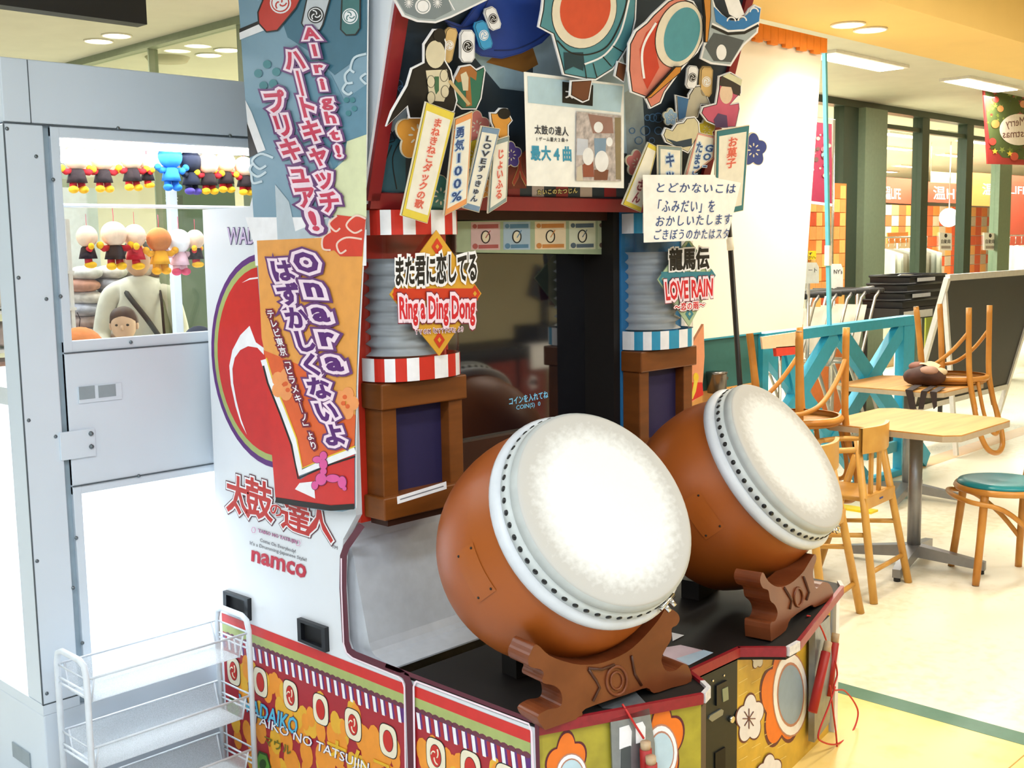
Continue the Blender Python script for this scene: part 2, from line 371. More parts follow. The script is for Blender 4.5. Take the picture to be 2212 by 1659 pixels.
# shop interior behind it
area('shop_light', (14, 8.4, CEIL-.05), 9, 5, 1700, (1, .97, .92))
S6 = PZ(CEIL-.001)
for k, q in enumerate([(1950, 290), (1930, 318), (2060, 334), (2110, 304), (1905, 368), (1965, 358), (2050, 287), (1960, 277)]):
    p = PZ(CEIL)(q)
    if p.y < 12.5 and p.x < 27: panel(p.x, p.y, ['nearest long', 'lower left', 'lower right', 'right-hand', 'lowest left', 'lowest middle', 'small upper right', 'uppermost small'][k]+' strip light on the shop ceiling behind the glass', CEIL, .5, .09, 'strip lights on the shop ceiling')
rd = M('banner_red', '#c8523a', .6); og = M('banner_orange', '#e98b42', .6); cr = M('banner_cream', '#efe0b4', .6); wh = M('white_print', '#f4f2ee', .6)
def hang(name, yy, q, mat, label, cat='banner', txt=None, tq=None, tm=None, top=None):
    S = PY(yy); b = B(); v = [S(p) for p in q]; b.prism(v, (0, .012, 0), mat); o = b.build(name); tag(o, label, cat)
    if top is None:
        for q_ in (v[0], v[1]): B().tube([q_+Vector((0, .006, 0)), (q_.x, q_.y+.006, CEIL)], .004, MATS.get('chrome') or M('chrome', '#d8d8d8', .2, 1.0), 4).build('cord', o)
    if txt:
        t = B(); word(t, S, txt, tq, [(tm, .012)], .002); t.build('lettering', o)
    return o
hang('shop_banner', 7.0, [(1905, 382), (1990, 388), (1990, 442), (1905, 437)], rd, 'dark red heat-wear banner at the left of the shop window', txt='温LIFE', tq=[(1912, 402), (1945, 404), (1945, 432), (1912, 430)], tm=wh)
hang('shop_banner', 6.9, [(1998, 392), (2080, 398), (2080, 440), (1998, 436)], rd, 'red heat-wear banner between the two dark mullions', txt='温HI', tq=[(2016, 402), (2068, 405), (2068, 432), (2016, 430)], tm=wh)
hang('shop_banner', 6.8, [(2093, 372), (2150, 376), (2150, 446), (2093, 444)], og, 'orange banner with white writing left of the sage mullion', txt='温', tq=[(2122, 396), (2148, 398), (2148, 422), (2122, 420)], tm=wh)
hang('shop_banner', 6.7, [(2180, 378), (2230, 382), (2230, 550), (2180, 550)], rd, 'red banner at the far right behind the shop glass', txt='LIFE', tq=[(2182, 402), (2218, 404), (2218, 420), (2182, 418)], tm=wh)
hang('shop_banner', 6.6, [(2012, 370), (2100, 376), (2100, 398), (2012, 394)], M('sign_yellow', '#f0d690', .6), 'pale yellow overhead sign in the shop')
# checkered orange shelf wall
b = B(); S = PY(8.6); cc = [M('chk1', '#e9803a', .6), M('chk2', '#d9582e', .6), M('chk3', '#efa65a', .6), M('chk4', '#c9b090', .6)]
for i in range(48):
    for j in range(9):
        x0 = 14.0+i*.25; z0 = .6+j*.17
        if x0 > 26: continue
        b.box((x0, 8.6, z0), (x0+.24, 8.62+.02*((i*j) % 3), z0+.16), cc[(i*7+j*5+i*j) % 4])
o = b.build('shelf_wall'); tag(o, 'orange and red checkered display wall deep in the shop', 'display wall', kind='stuff')
# clothes rails: hangers with garments
gm = [M('cloth_ivory', '#e3ddcf', .8), M('cloth_grey', '#b9b7b0', .8), M('cloth_taupe', '#a89c8c', .8), M('cloth_white', '#f0ece4', .8)]
CHR = M('chrome', '#d8d8d8', .2, 1.0)
def garment(x, y, ztop, zb, mat, label, grp, ax=0):
    t = empty('hanging_garment', (x, y, zb), label, 'clothes', grp)
    B().tube([(x, y, ztop+.06), (x+.01, y, ztop+.08), (x+.015, y, ztop+.05), (x, y, ztop)], .004, CHR, 5).build('hanger_hook', t)
    w_ = .2; b = B()
    def fn(u, v):
        a = -1+2*u; z = ztop-.02-abs(a)*.06*(1-v)-(ztop-zb)*v
        return (x+.03*math.sin(a*7+x*5)*v+.02, y+a*w_*(1+.12*v), z)
    b.grid(fn, 10, 6, mat)
    def fn2(u, v): p = fn(1-u, v); return (p[0]+.05, p[1], p[2])
    b.grid(fn2, 10, 6, mat); b.build('garment', t)
n = 0
names = ['pale', 'grey', 'taupe', 'white']
for x0, x1, y, zt, zb, nm in [(PY(5.8)((1892, 600)).x, PY(5.8)((1990, 600)).x, 5.8, 1.50, .55, 'in the rail behind the first shop pane'), (PY(5.6)((2178, 600)).x, PY(5.6)((2240, 600)).x, 5.6, 1.50, .6, 'at the right edge of the shop')]:
    k = 9 if x0 < PY(5.8)((2100, 600)).x else 6
    rail = B().tube([(x0-.1, y, .02), (x0-.1, y, zt+.1), (x1+.1, y, zt+.1), (x1+.1, y, .02)], .014, CHR).build('clothes_rail'); tag(rail, 'chrome clothes rail '+nm, 'clothes rail')
    for i in range(k):
        garment(x0+(x1-x0)*i/(k-1), y, zt, zb, gm[(i*3) % 4], '%s garment, number %s from the left, hanging %s' % (names[(i*3) % 4], ['one', 'two', 'three', 'four', 'five', 'six', 'seven', 'eight', 'nine'][i], nm), 'garments '+nm)
# notices on the doors
for k, (px, nm) in enumerate([(2043, 'on the glass door between the dark mullions'), (2139, 'on the glass beside the sage mullion')]):
    S = PY(SY-.012); q = [(px-13, 502), (px+13, 504), (px+13, 541), (px-13, 540)]
    b = B(); b.prism([S(p) for p in q], (0, .002, 0), M('paper_white', '#f6f4ee', .7)); o = b.build('door_notice'); tag(o, 'white notice '+nm, 'notice')
    t = B(); pk = M('print_dark', '#3a3230', .7); ink(t, S, arc(px, 509, 3.2, 0, 360, 10, 4.5)[:-1], pk, .001); word(t, S, '自動扉', [(px-10, 517), (px+10, 517), (px+10, 526), (px-10, 526)], [(pk, .01)], .001); ink(t, S, [(px-10, 531), (px+10, 531), (px+10, 537), (px-10, 537)], M('print_grey', '#a89c94', .7), .001); t.build('lettering', o)
o = hang('price_card', 6.2, [(1917, 503), (1962, 501), (1962, 524), (1917, 526)], M('card_orange', '#f0873c', .6), 'orange price card above the hanging clothes', 'sign', top=0); c_ = PY(6.2)((1940, 525)); B().tube([(c_.x, 6.206, c_.z), (c_.x, 6.206, 0)], .012, CHR).build('card_post', o)
# lamp ball and cardboard
p = PY(6.4)((2050, 470)); t = B().ball(p, .12, M('globe_glow', '#fffaf2', .4, emit=4)).tube([p+Vector((0, 0, .1)), (p.x, p.y, CEIL)], .006, CHR).build('globe_lamp'); tag(t, 'glowing white globe lamp hanging in the shop', 'lamp')
t = B().box((13.1, 6.6, .0), (14.2, 7.1, 1.62), M('carton', '#b8946a', .8)).build('shelf_block', None, .01); tag(t, 'tan cardboard display behind the first shop pane', 'display')
t = B().box((14.4, 6.2, 0), (16.0, 6.9, .9), M('counter_dark', '#6d5a46', .7)).box((14.35, 6.15, .9), (16.05, 6.95, .94), M('counter_top', '#c9b48e', .5)).build('shop_counter'); tag(t, 'brown low counter behind the shop glass', 'counter')
t = B().box((11.5, 5.25, .0), (12.0, 5.5, 1.0), M('lime', '#b9b848', .7)).build('display_crate', None, .01); tag(t, 'lime green display box low behind the glass', 'box')
# orange checkered poster + banner stand at the shop corner
S = PY(4.83); b = B(); cs = [M('chk1', '#e9803a'), M('chk3', '#efa65a'), M('chk2', '#d9582e'), M('chk5', '#f4c26a')]
bd = b.box((S((1752, 470)).x, 4.85, 0), (S((1832, 470)).x, 4.89, 2.05), M('chk1', '#e9803a')).build('poster_board'); tag(bd, 'orange checkered poster board behind the trolley rack', 'poster')
b = B(); x0 = S((1754, 470)).x; x1 = S((1830, 470)).x
for i in range(6):
    for j in range(9): b.box((x0+(x1-x0)*i/6, 4.843, 1.02+j*.113), (x0+(x1-x0)*(i+.95)/6, 4.85, 1.02+(j+.95)*.113), cs[(i*3+j*5+i*j) % 4])
b.build('check_print', bd)
yc = B().prism([PY(4.80)(q) for q in ((1744, 543), (1763, 542), (1763, 560), (1744, 561))], (0, .04, 0), M('card_yellow', '#f0c81e', .6)).build('yellow_card', bd)
b = B(); word(b, PY(4.80), 'ず', [(1747, 545), (1754, 545), (1754, 551), (1747, 551)], [(M('print_dark', '#3a3230', .7), .02)], .002); word(b, PY(4.80), 'さい。', [(1746, 553), (1762, 552), (1762, 558), (1746, 559)], [(M('print_dark', '#3a3230', .7), .02)], .002); b.build('lettering', yc)
S = PY(4.62); st = empty('banner_stand', (S((1780, 600)).x, 4.62, 0), 'chrome banner stand with dark red christmas poster', 'banner stand')
x0 = S((1748, 400)).x; x1 = S((1803, 400)).x
B().tube([(x0, 4.635, 0), (x0, 4.635, S((1790, 256)).z), (x1, 4.635, S((1790, 256)).z), (x1, 4.635, 0)], .013, CHR).build('frame', st)
b = B(); b.prism([S(q) for q in [(1750, 262), (1797, 268), (1797, 446), (1750, 440)]], (0, .01, 0), M('xmas_red', '#a02848', .6))
pp = b.build('poster', st); b = B()
for i in range(26):
    q = (1753+random.random()*42, 285+random.random()*95); ink(b, S, arc(q[0], q[1], 2+random.random()*3.5, 0, 360, 8)[:-1], M(['bd', 'be', 'bg', 'bh'][i % 4], ['#d8b0a0', '#6a4a40', '#d86a70', '#8aa0a8'][i % 4]), .003+.0002*i)
ink(b, S, [(1750, 440), (1797, 446), (1797, 440), (1750, 434)], wh, .004); b.build('bauble_print', pp)
B().box((x0-.1, 4.55, 0), (x1+.1, 4.72, .03), M('stand_base', '#55534e', .5)).build('base', st)
# Christmas banner, top right (seen from behind, so its writing is mirrored)
S = PY(4.0); xb = hang('christmas_banner', 4.0, [(2124, 183), (2240, 168), (2240, 357), (2134, 354)], M('xmas_deep', '#a8322e', .6), 'red and green christmas banner with mirrored writing, hanging at the right')
b = B(); gr = M('fir_green', '#4d5a28', .8)
ink(b, S, [(2128, 196), (2212, 205), (2240, 215), (2240, 320), (2212, 345), (2165, 340), (2138, 310), (2131, 250)], gr, .001)
for i in range(60):
    q = (2132+random.random()*90, 200+random.random()*140); r = 3+random.random()*5
    ink(b, S, [(q[0]+r*math.cos(a)*(1 if k % 2 else .4), q[1]+r*math.sin(a)*(1 if k % 2 else .4)) for k, a in enumerate([math.pi*2*i_/10+i for i_ in range(10)])], M(['fir2', 'fir3', 'fir4', 'fir5'][i % 4], ['#6b7a30', '#3d4a1e', '#8a9440', '#93302a'][i % 4]), .0015+.00002*i)
ink(b, S, arc(2200, 280, 42, 0, 360, 28, 34)[:-1], M('badge_cream', '#efe2d0', .6), .004)
for i, q in enumerate([(2149, 268), (2143, 306), (2160, 235), (2190, 338), (2210, 225), (2150, 215)]): ink(b, S, arc(q[0], q[1], 9-i % 3, 0, 360, 16)[:-1], M(['ba1', 'ba2'][i % 2], ['#e08a4a', '#c8403c'][i % 2], .3), .0045)
for q in [(2148, 327), (2180, 332)]: ink(b, S, [(q[0]+(7 if k % 2 == 0 else 3)*math.sin(k*math.pi/5), q[1]-(7 if k % 2 == 0 else 3)*math.cos(k*math.pi/5)) for k in range(10)], M('star_yellow', '#f0d048', .5), .005)
br = M('script_brown', '#7a5448', .6)
word(b, S, 'Merry', [(2212, 252), (2171, 258), (2172, 280), (2213, 276)], [(br, .008)], .005); word(b, S, 'Christmas', [(2246, 276), (2164, 282), (2165, 298), (2247, 294)], [(br, .008)], .005)
b.build('printed_wreath', xb)

# --- white hung screen, orange trim, partition, poles
S = PY(2.78); ws = M('screen_white', '#f6efe4', .75, var=.02, scale=3)
b = B(); tl = S((1500, 45)); trr = S((1777, 84)); brr = S((1733, 713))
t = B().prism([(3.35, 2.78, 2.5), (trr.x, 2.78, 2.5), (brr.x, 2.78, 1.18), (3.35, 2.78, 1.18)], (0, .015, 0), ws).build('hung_screen'); tag(t, 'white sheet hung from the soffit behind the drum machine', 'screen')
o_ = B()
for i in range(26):
    x = 3.36+i*(trr.x-3.36)/26; o_.box((x, 2.755, 2.425+.012*(i % 2)), (x+(trr.x-3.36)/26*.97, 2.775, 2.5), M('fringe_orange', '#f08a2c', .7))
o_ = o_.build('orange_fringe'); tag(o_, 'orange paper fringe along the top of the white screen', 'fringe')
cy = M('cyan_paint', '#2f9fc0', .45); cyl = M('cyan_pale', '#6ec3d6', .45)
S35 = PY(3.5)
a = S35((1792, 726)); c = S35((1781, 108))
t = B().bar(a, c, .022, .022, cyl, (0, 1, 0)).build('cyan_pole'); tag(t, 'thin cyan pole with white tape beside the screen edge', 'pole')
B().box((-.016, -.016, -.06), (.016, .016, .06), M('white_tape', '#f0e8d8', .6)).build('tape_wrap', t).location = a+(c-a)*.29
a = PY(2.55)((1574, 480)); c = PY(2.55)((1598, 825)); d = (c-a)
t = B().tube([a, a+d*(a.z/(-d.z))+Vector((0, 0, .004))], .011, M('pole_black', '#14100e', .4)).build('black_pole'); tag(t, 'thin black pole leaning before the white screen', 'pole')
B().tube([a+d*.09, a+d*.17], .014, M('white_tape', '#f0e8d8')).build('tape_wrap', t)
# partition wall under the screen: teal upper board, orange lower board
xr = S35((1638, 760)).x
b = B(); b.box((3.4, 3.5, .80), (xr, 3.54, 1.07), M('partition_teal', '#2f6b6c', .6)); pw = b.build('partition_wall'); tag(pw, 'teal and orange low partition behind the machine', 'partition')
B().box((3.4, 3.495, 0), (xr, 3.54, .80), M('partition_orange', '#dba25a', .6)).build('lower_board', pw)
B().box((3.4, 3.48, 1.07), (xr, 3.56, 1.10), cy).build('cap_rail', pw)
# blue truss fence
xe = S35((1968, 690)).x; zt = 1.07
fe = empty('truss_fence', ((xr+xe)/2, 3.5, 0), 'blue painted steel truss fence behind the tables', 'fence')
B().box((xr, 3.46, zt-.06), (xe, 3.54, zt), cy).build('top_rail', fe)
B().box((xr, 3.47, 0), (xe, 3.53, .04), cy).build('bottom_rail', fe)
B().box((xe-.16, 3.47, .04), (xe, 3.53, zt-.06), cy).build('end_post', fe)
B().box((xr, 3.47, .04), (xr+.06, 3.53, zt-.06), cy).build('end_post', fe)
for kk_, (pa, pb) in enumerate([((1700, 765), (1720, 860)), ((1795, 728), (1710, 870)), ((1950, 700), (1868, 835)), ((1815, 722), (1885, 825)), ((1645, 740), (1690, 800))]):
    p0 = S35(pa); p1 = S35(pb); d = p1-p0; p0 = p0-d*((p0.z-(zt-.06))/d.z); p1 = p0+d*((.04-p0.z)/d.z)
    if p1.x < xr: p1 = p0+d*((xr-p0.x)/d.x)
    dy_ = Vector((0, .004*kk_-.008, 0)); B().bar(p0+dy_, p1+dy_, .05, .11, cy, (1, 0, 0)).build('brace', fe)
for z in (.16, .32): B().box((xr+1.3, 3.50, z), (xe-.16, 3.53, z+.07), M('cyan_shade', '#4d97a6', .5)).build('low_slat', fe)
# ------------------------------------------------------------------ the drum arcade machine
X0, X1 = 1.825, 3.28
white = M('cabinet_white', '#e6e9ee', .28, var=.02, scale=4, coat=.2)
maroon = M('maroon_trim', '#5a1a2c', .4); red = M('print_red', '#d02a24', .4); redp = M('front_red', '#c8321f', .45)
green = M('print_green', '#a7b36a', .45); purple = M('print_purple', '#5f2a78', .45); pinkw = M('print_pinkwhite', '#f6dfe8', .45)
black = M('print_black', '#17130f', .45); pwhite = M('print_white', '#f2f0f2', .45); teal = M('print_teal', '#2f6f80', .45)
cream = M('print_cream', '#efe4c8', .45); yel = M('print_yellow', '#e8c22e', .45); orange = M('print_orange', '#ee962a', .45)
brown = wood('speaker_wood', '#7c4417', '#6b390f', .4, (2, 2, 12)); brownd = M('dark_brown', '#3a1d12', .45); grille = M('grille_navy', '#241c48', .7, var=.25, scale=600)
mach = empty('drum_arcade_machine', (2.55, 2.4, 0), 'two-player drum arcade machine with white cabinet and printed base', 'arcade machine')
SP = PX(X0)
def cr(ox, oy, s): return lambda *pts: [(ox+x/s, oy+y/s) for x, y in pts]
# --- left side panel
side = [(3.06, 0), (3.06, .30), (3.05, 1.70), (2.80, 1.70), (2.72, 1.85), (2.64, 2.36), (2.10, 2.36), (2.30, 1.69), (2.365, 1.68), (2.365, .885), (2.425, .81), (2.44, .70), (2.435, .53), (2.42, .50), (2.40, .487), (2.20, .487), (2.185, .475), (2.18, .45), (2.18, 0)]
sp = B().prism([(X0, y, z) for y, z in side], (.02, 0, 0), white).build('side_panel', mach)
B().prism([(X1, y, z) for y, z in side], (-.02, 0, 0), white).build('side_panel', mach)
# base side of the platform
bs = B().box((X0, 1.728, 0), (X0+.02, 2.18, .487), white).build('platform_side', mach)
B().box((X1-.02, 1.76, 0), (X1, 2.18, .487), white).build('platform_side', mach)
b = B()
line(b, SP, [(785, 1133), (752, 1180), (745, 1200), (744, 1270), (750, 1385), (757, 1404), (770, 1413), (868, 1452), (880, 1460), (886, 1475), (889, 1560), (893, 1700)], 15, maroon, .005)
line(b, SP, [(741, 1205), (741, 1270), (746, 1390), (752, 1409), (765, 1420), (862, 1460), (873, 1470), (877, 1484), (880, 1700)], 3, pinkw, .0058)
b.build('trim_border', sp)
b = B(); line(b, SP, [(836, 1436), (1153, 1556)], 9, maroon, .005); line(b, SP, [(900, 1700), (897, 1482), (902, 1470)], 4, pinkw, .0058); line(b, SP, [(902, 1470), (1146, 1562), (1152, 1580), (1158, 1700)], 4, pinkw, .0062); line(b, SP, [(1163, 1562), (1167, 1700)], 9, maroon, .0054); b.build('trim_border', bs)
# printed base: bands, candy stripes, lanterns
def base_art(par, x0, x1, ztop, lan, parts):
    b = B(); f = lambda y0, y1, z0, z1, m, l: b.face([(X0-l, y1, z0), (X0-l, y0, z0), (X0-l, y0, z1), (X0-l, y1, z1)], m)
    f(x0, x1, .0, ztop-.01, M('print_crimson', '#a8242e', .45), .0008)
    f(x0, x1, ztop-.038, ztop-.008, red, .0012); f(x0, x1, ztop-.066, ztop-.038, green, .0012)
    f(x0, x1, ztop-.115, ztop-.07, purple, .0012)
    y = x0+.012; k = 0
    while y < x1-.03:
        z0 = ztop-.118; z1 = ztop-.076
        b.face([(X0-.0018, y+.012, z0), (X0-.0018, y, z0), (X0-.0018, y+.006, z1), (X0-.0018, y+.018, z1)], pwhite)
        b.face([(X0-.0016, y+.026, z0), (X0-.0016, y+.014, z0), (X0-.0016, y+.020, z1), (X0-.0016, y+.032, z1)], M('print_crimson', '#a8242e')); y += .0335
    for i in range(int((x1-x0)/.024)):
        yy = x0+.012+i*.024; b.face([(X0-.0014, yy+.013*math.cos(t), ztop-.07+.008*math.sin(t)) for t in [j*math.pi/4 for j in range(8)]], M('print_plum', '#6a3040', .45))
    rnd = random.Random(3)
    for i in range(parts):
        yy = x0+.03+rnd.random()*(x1-x0-.06); zz = .0+rnd.random()*(ztop-.14); r = .018+rnd.random()*.016
        b.face([(X0-.0014-.000004*i, yy+r*math.cos(t)*.9, zz+r*math.sin(t)*1.3) for t in [j*math.pi/6 for j in range(12)]], orange if i % 3 else M('print_amber', '#e8b030', .45))
    b.build('printed_bands', par)
    for j, (yy, zz) in enumerate(lan):
        b = B(); rr = lambda w_, h_, m, l, p=4: b.face([(X0-l, yy+w_*math.copysign(abs(math.cos(t))**(2/p), math.cos(t)), zz+h_*math.copysign(abs(math.sin(t))**(2/p), math.sin(t))) for t in [-k*2*math.pi/28 for k in range(28)]], m)
        rr(.0375, .046, black, .0022, 3.4); rr(.035, .0435, cream, .0026, 3.4); rr(.021, .030, black, .003, 2); rr(.0195, .0285, M('lantern_red', '#c8281e', .45), .0034, 2)
        if j % 2 == 0:
            for a in (0, 2.09, 4.19):
                b.tube([(X0-.0036, yy+.016*math.cos(a+t*.35)*(1-t*.16), zz+.023*math.sin(a+t*.35)*(1-t*.16)) for t in range(5)], .0022, cream, 4)
        b.build('lantern_print', par)
lan = [SP(q) for q in [(506, 1449), (564, 1473), (629, 1502), (694, 1532), (764, 1565), (840, 1600)]]
base_art(sp, 2.19, 3.05, .482, [(p.y, p.z) for p in lan], 125)
lan2 = [SP(q) for q in [(943, 1632), (1018, 1660), (1095, 1690)]]
base_art(bs, 1.745, 2.165, .486, [(p.y, p.z) for p in lan2], 62)
# hexagons and words on the base
b = B()
for (cx, cy_, r) in [(506, 1530, 19), (570, 1650, 22)]:
    b = B()
    ink(b, SP, [(cx+r*.8*math.cos(k*math.pi/3), cy_+r*1.35*math.sin(k*math.pi/3)+.4*r*.8*math.cos(k*math.pi/3)) for k in range(6)], M('hex_dark', '#2c4a18', .45), .003)
    ink(b, SP, [(cx+r*.66*math.cos(k*math.pi/3), cy_+r*1.1*math.sin(k*math.pi/3)+.4*r*.66*math.cos(k*math.pi/3)) for k in range(6)], M('hex_green', '#5c9a34', .45), .0034)
    ink(b, SP, arc(cx, cy_, r*.34, 0, 360, 12, r*.5)[:-1], M('hex_dark', '#2c4a18'), .0038); b.build('hexagon_print', sp)
b = B(); navy = M('letter_navy', '#3a2a68', .45)
word(b, SP, 'WADAIKO', [(519, 1499), (646, 1553), (643, 1587), (517, 1527)], [(navy, .05), (M('letter_cyan', '#58b8d8', .45), .02)], .004)
word(b, SP, 'TAIKO NO TATSUJIN', [(548, 1538), (800, 1648), (798, 1674), (546, 1563)], [(navy, .035), (pwhite, .006)], .004)
row(b, SP, 'ナムコ', (705, 1608), (850, 1672), (0, 46), [(M('letter_gold', '#e0b020', .45), .03)], .004)
row(b, SP, 'マウル', (572, 1596), (632, 1622), (0, 24), [(M('letter_olive', '#6a6a1c', .45), .02)], .0045)
b.build('lettering', sp)
B().lathe([(0, -.004), (.009, -.003), (.011, 0)], black, 16, SP((836, 1578)), (-1, 0, 0), cap=False).build('bolt_cap', sp)
# round emblem
def circ3(a, b_, c):
    (ay, az), (by, bz), (cy_, cz) = a, b_, c
    d = 2*(ay*(bz-cz)+by*(cz-az)+cy_*(az-bz))
    uy = ((ay*ay+az*az)*(bz-cz)+(by*by+bz*bz)*(cz-az)+(cy_*cy_+cz*cz)*(az-bz))/d
    uz = ((ay*ay+az*az)*(cy_-by)+(by*by+bz*bz)*(ay-cy_)+(cy_*cy_+cz*cz)*(by-ay))/d
    return uy, uz, math.hypot(ay-uy, az-uz)
ps = [SP(q) for q in ((553, 549), (457, 745), (595, 1011))]
ey, ez, er = circ3(*[(p.y, p.z) for p in ps])
b = B()
def disc(y, z, r, m, l, n=48): b.face([(X0-l, y-r*math.cos(2*math.pi*k/n), z+r*math.sin(2*math.pi*k/n)) for k in range(n)], m)
disc(ey, ez, er, purple, .001); disc(ey, ez, er-.017, green, .0015); disc(ey, ez, er-.036, M('emblem_red', '#cc2824', .35), .002)
sw = cr(480, 540, 2.962)
ink(b, SP, sw((180, 485), (120, 545), (70, 640), (50, 740), (60, 860), (90, 1000), (125, 1110), (163, 1183), (125, 1080), (95, 960), (75, 850), (70, 760), (85, 690), (120, 640), (170, 615), (230, 625), (290, 690), (290, 640), (220, 590)), pwhite, .0025)
ink(b, SP, sw((130, 210), (180, 180), (240, 172), (240, 182), (180, 190)), pwhite, .0025)
b.build('round_emblem', sp)
# title and maker's name
b = B(); dk = M('letter_wine', '#5a1026', .45); lr = M('letter_red', '#c2281f', .45); LY = [(dk, .085), (pwhite, .062), (lr, .022)]
for ch, q in [('太', [(492, 1022), (541, 1038), (541, 1118), (492, 1102)]), ('鼓', [(533, 1028), (587, 1046), (590, 1128), (533, 1110)]), ('の', [(586, 1086), (611, 1094), (611, 1118), (586, 1110)]), ('達', [(610, 1074), (670, 1094), (670, 1158), (610, 1138)]), ('人', [(664, 1076), (720, 1096), (720, 1172), (664, 1152)])]:
    word(b, SP, ch, q, LY, .0022)
word(b, SP, 'TM', [(718, 1176), (730, 1180), (730, 1187), (718, 1183)], [(M('letter_grey', '#77757a', .45), .01)], .002)
b.build('title_lettering', sp); b = B()
word(b, SP, 'TAIKO NO TATSUJIN', [(559, 1142), (643, 1167), (643, 1176), (559, 1151)], [(dk, .05), (M('letter_mauve', '#d89ac0', .45), .01)], .002)
word(b, SP, 'Come On Everybody!', [(563, 1162), (640, 1187), (640, 1197), (563, 1172)], [(M('letter_grey', '#77757a'), .006)], .002)
word(b, SP, "It's a Drumming-Japanese Style!", [(541, 1168), (663, 1205), (663, 1215), (541, 1178)], [(M('letter_grey', '#77757a'), .006)], .002)
word(b, SP, 'namco', [(546, 1189), (662, 1222), (661, 1249), (545, 1211)], [(M('letter_crimson', '#c02038', .45), .03)], .0022)
for cx, cy_ in [(552, 1144), (648, 1172)]: line(b, SP, arc(cx, cy_, 4.5, 0, 300, 5, 6.5)+[(cx+4.5, cy_)], 1.6, M('letter_mauve', '#d89ac0'), .002)
b.build('maker_lettering', sp); b = B()
word(b, SP, 'WADAIKO', [(493, 492), (612, 493), (612, 527), (493, 527)], [(navy, .04), (M('letter_lilac', '#cdb8d8', .45), .012)], .002)
b.build('title_lettering', sp)
# recessed black grips
for q in ([(490, 1274), (543, 1292), (544, 1340), (491, 1318)], [(650, 1333), (710, 1354), (712, 1407), (652, 1382)]):
    v = [SP(p, .014) for p in q]; b = B(); c = sum(v, Vector())/4; inn = [c+(p-c)*.74 for p in v]; bk = [p+Vector((.0125, 0, 0)) for p in inn]
    gm_ = M('grip_black', '#15171c', .35)
    for k in range(4): b.face([v[k], v[(k+1) % 4], inn[(k+1) % 4], inn[k]], gm_); b.face([inn[k], inn[(k+1) % 4], bk[(k+1) % 4], bk[k]], gm_); b.face([v[k], v[(k+1) % 4], v[(k+1) % 4]+Vector((.014, 0, 0)), v[k]+Vector((.014, 0, 0))], gm_)
    b.face(bk, M('grip_deep', '#0a0a0c', .6)); b.build('carry_grip', sp)

# --- tall song banner on the front corner
BS = PX(1.792)
bo = [(505, -110), (515, 0), (525, 150), (536, 300), (550, 500), (560, 640), (570, 750), (580, 880), (590, 1000), (597, 1085), (640, 1093), (700, 1103), (740, 1105), (768, 1098), (768, 950), (772, 800), (780, 640), (787, 500), (791, 300), (793, 100), (795, -110)]
bb = B().prism([BS(p) for p in bo], (.004, 0, 0), M('banner_slate', '#7f9fb2', .45, var=.04, scale=8), white).build('song_banner', mach)
for z in (1.0, 1.9): B().box((1.796, 2.45, z), (1.825, 2.47, z+.02), M('grip_black', '#15171c')).build('standoff', bb)
b = B(); k5 = cr(480, 0, 2.962); k6 = cr(480, 540, 2.962)
dteal = M('banner_teal', '#3f6d82', .45); paleb = M('banner_pale', '#9db8c6', .45); lem = M('banner_lemon', '#dfe2b6', .45); bor = M('banner_orange_print', '#e8a04e', .45); bor2 = M('banner_vermilion', '#e0622e', .45); bred = M('banner_red_print', '#cf2c26', .45)
ink(b, BS, k5((105, -300), (925, -300), (925, 330), (720, 480), (560, 330), (420, 240), (380, 120), (250, 0)), dteal, .0008)
ink(b, BS, k5((470, 300), (700, 480), (780, 640), (925, 540), (925, 860), (800, 900), (720, 1100), (640, 900), (520, 560)), M('banner_mid', '#5f8aa0', .45), .0008)
ink(b, BS, k5((800, 905), (925, 860), (925, 1400), (700, 1380), (700, 1100), (780, 1030)), lem, .0010)
ink(b, BS, k5((112, 210), (250, 150), (270, 195), (115, 255)), pwhite, .0012); ink(b, BS, k5((112, 185), (245, 130), (250, 150), (112, 210)), black, .0012)
ink(b, BS, k5((150, 640), (190, 720), (280, 960), (200, 990), (165, 800)), pwhite, .0012); ink(b, BS, k5((160, 780), (230, 980), (175, 1010)), black, .0013)
ink(b, BS, k5((150, 1390), (700, 1390), (925, 1470), (925, 1700), (215, 1700), (205, 1560)), pwhite, .0012)
ink(b, BS, k5((340, 1180), (430, 1290), (470, 1480), (690, 1390), (660, 1500), (360, 1600)), M('banner_pane', '#b8c4cc', .45), .0013)
ink(b, BS, k6((225, -60), (910, -90), (905, 30), (870, 560), (855, 1100), (850, 1250), (520, 1390), (470, 1200), (420, 1100), (360, 930), (290, 730), (255, 560)), bor, .0016)
ink(b, BS, k6((268, 640), (560, 760), (858, 1060), (850, 1250), (520, 1390), (470, 1200), (420, 1100), (360, 930), (290, 730)), bor2, .0020)
ink(b, BS, k6((267, 622), (296, 1007), (326, 1362), (344, 1588), (500, 1610), (700, 1635), (850, 1640), (850, 1260), (500, 1470), (440, 1240), (360, 990), (300, 800)), bred, .0018)
line(b, BS, k6((272, 700), (310, 830), (390, 1020), (465, 1220), (505, 1425), (700, 1340), (856, 1280)), 15, pwhite, .0024)
line(b, BS, k6((288, 690), (325, 820), (405, 1010), (480, 1205), (518, 1395), (700, 1315), (856, 1255)), 3, yel, .0026)
line(b, BS, k6((268, 740), (296, 850), (376, 1050), (448, 1245), (490, 1460), (700, 1370), (856, 1320)), 4, black, .0026)
ink(b, BS, k6((470, 1530), (600, 1590), (590, 1480), (500, 1490)), pwhite, .0024)
line(b, BS, k6((346, 1598), (500, 1622), (700, 1650), (850, 1640)), 12, black, .0028)
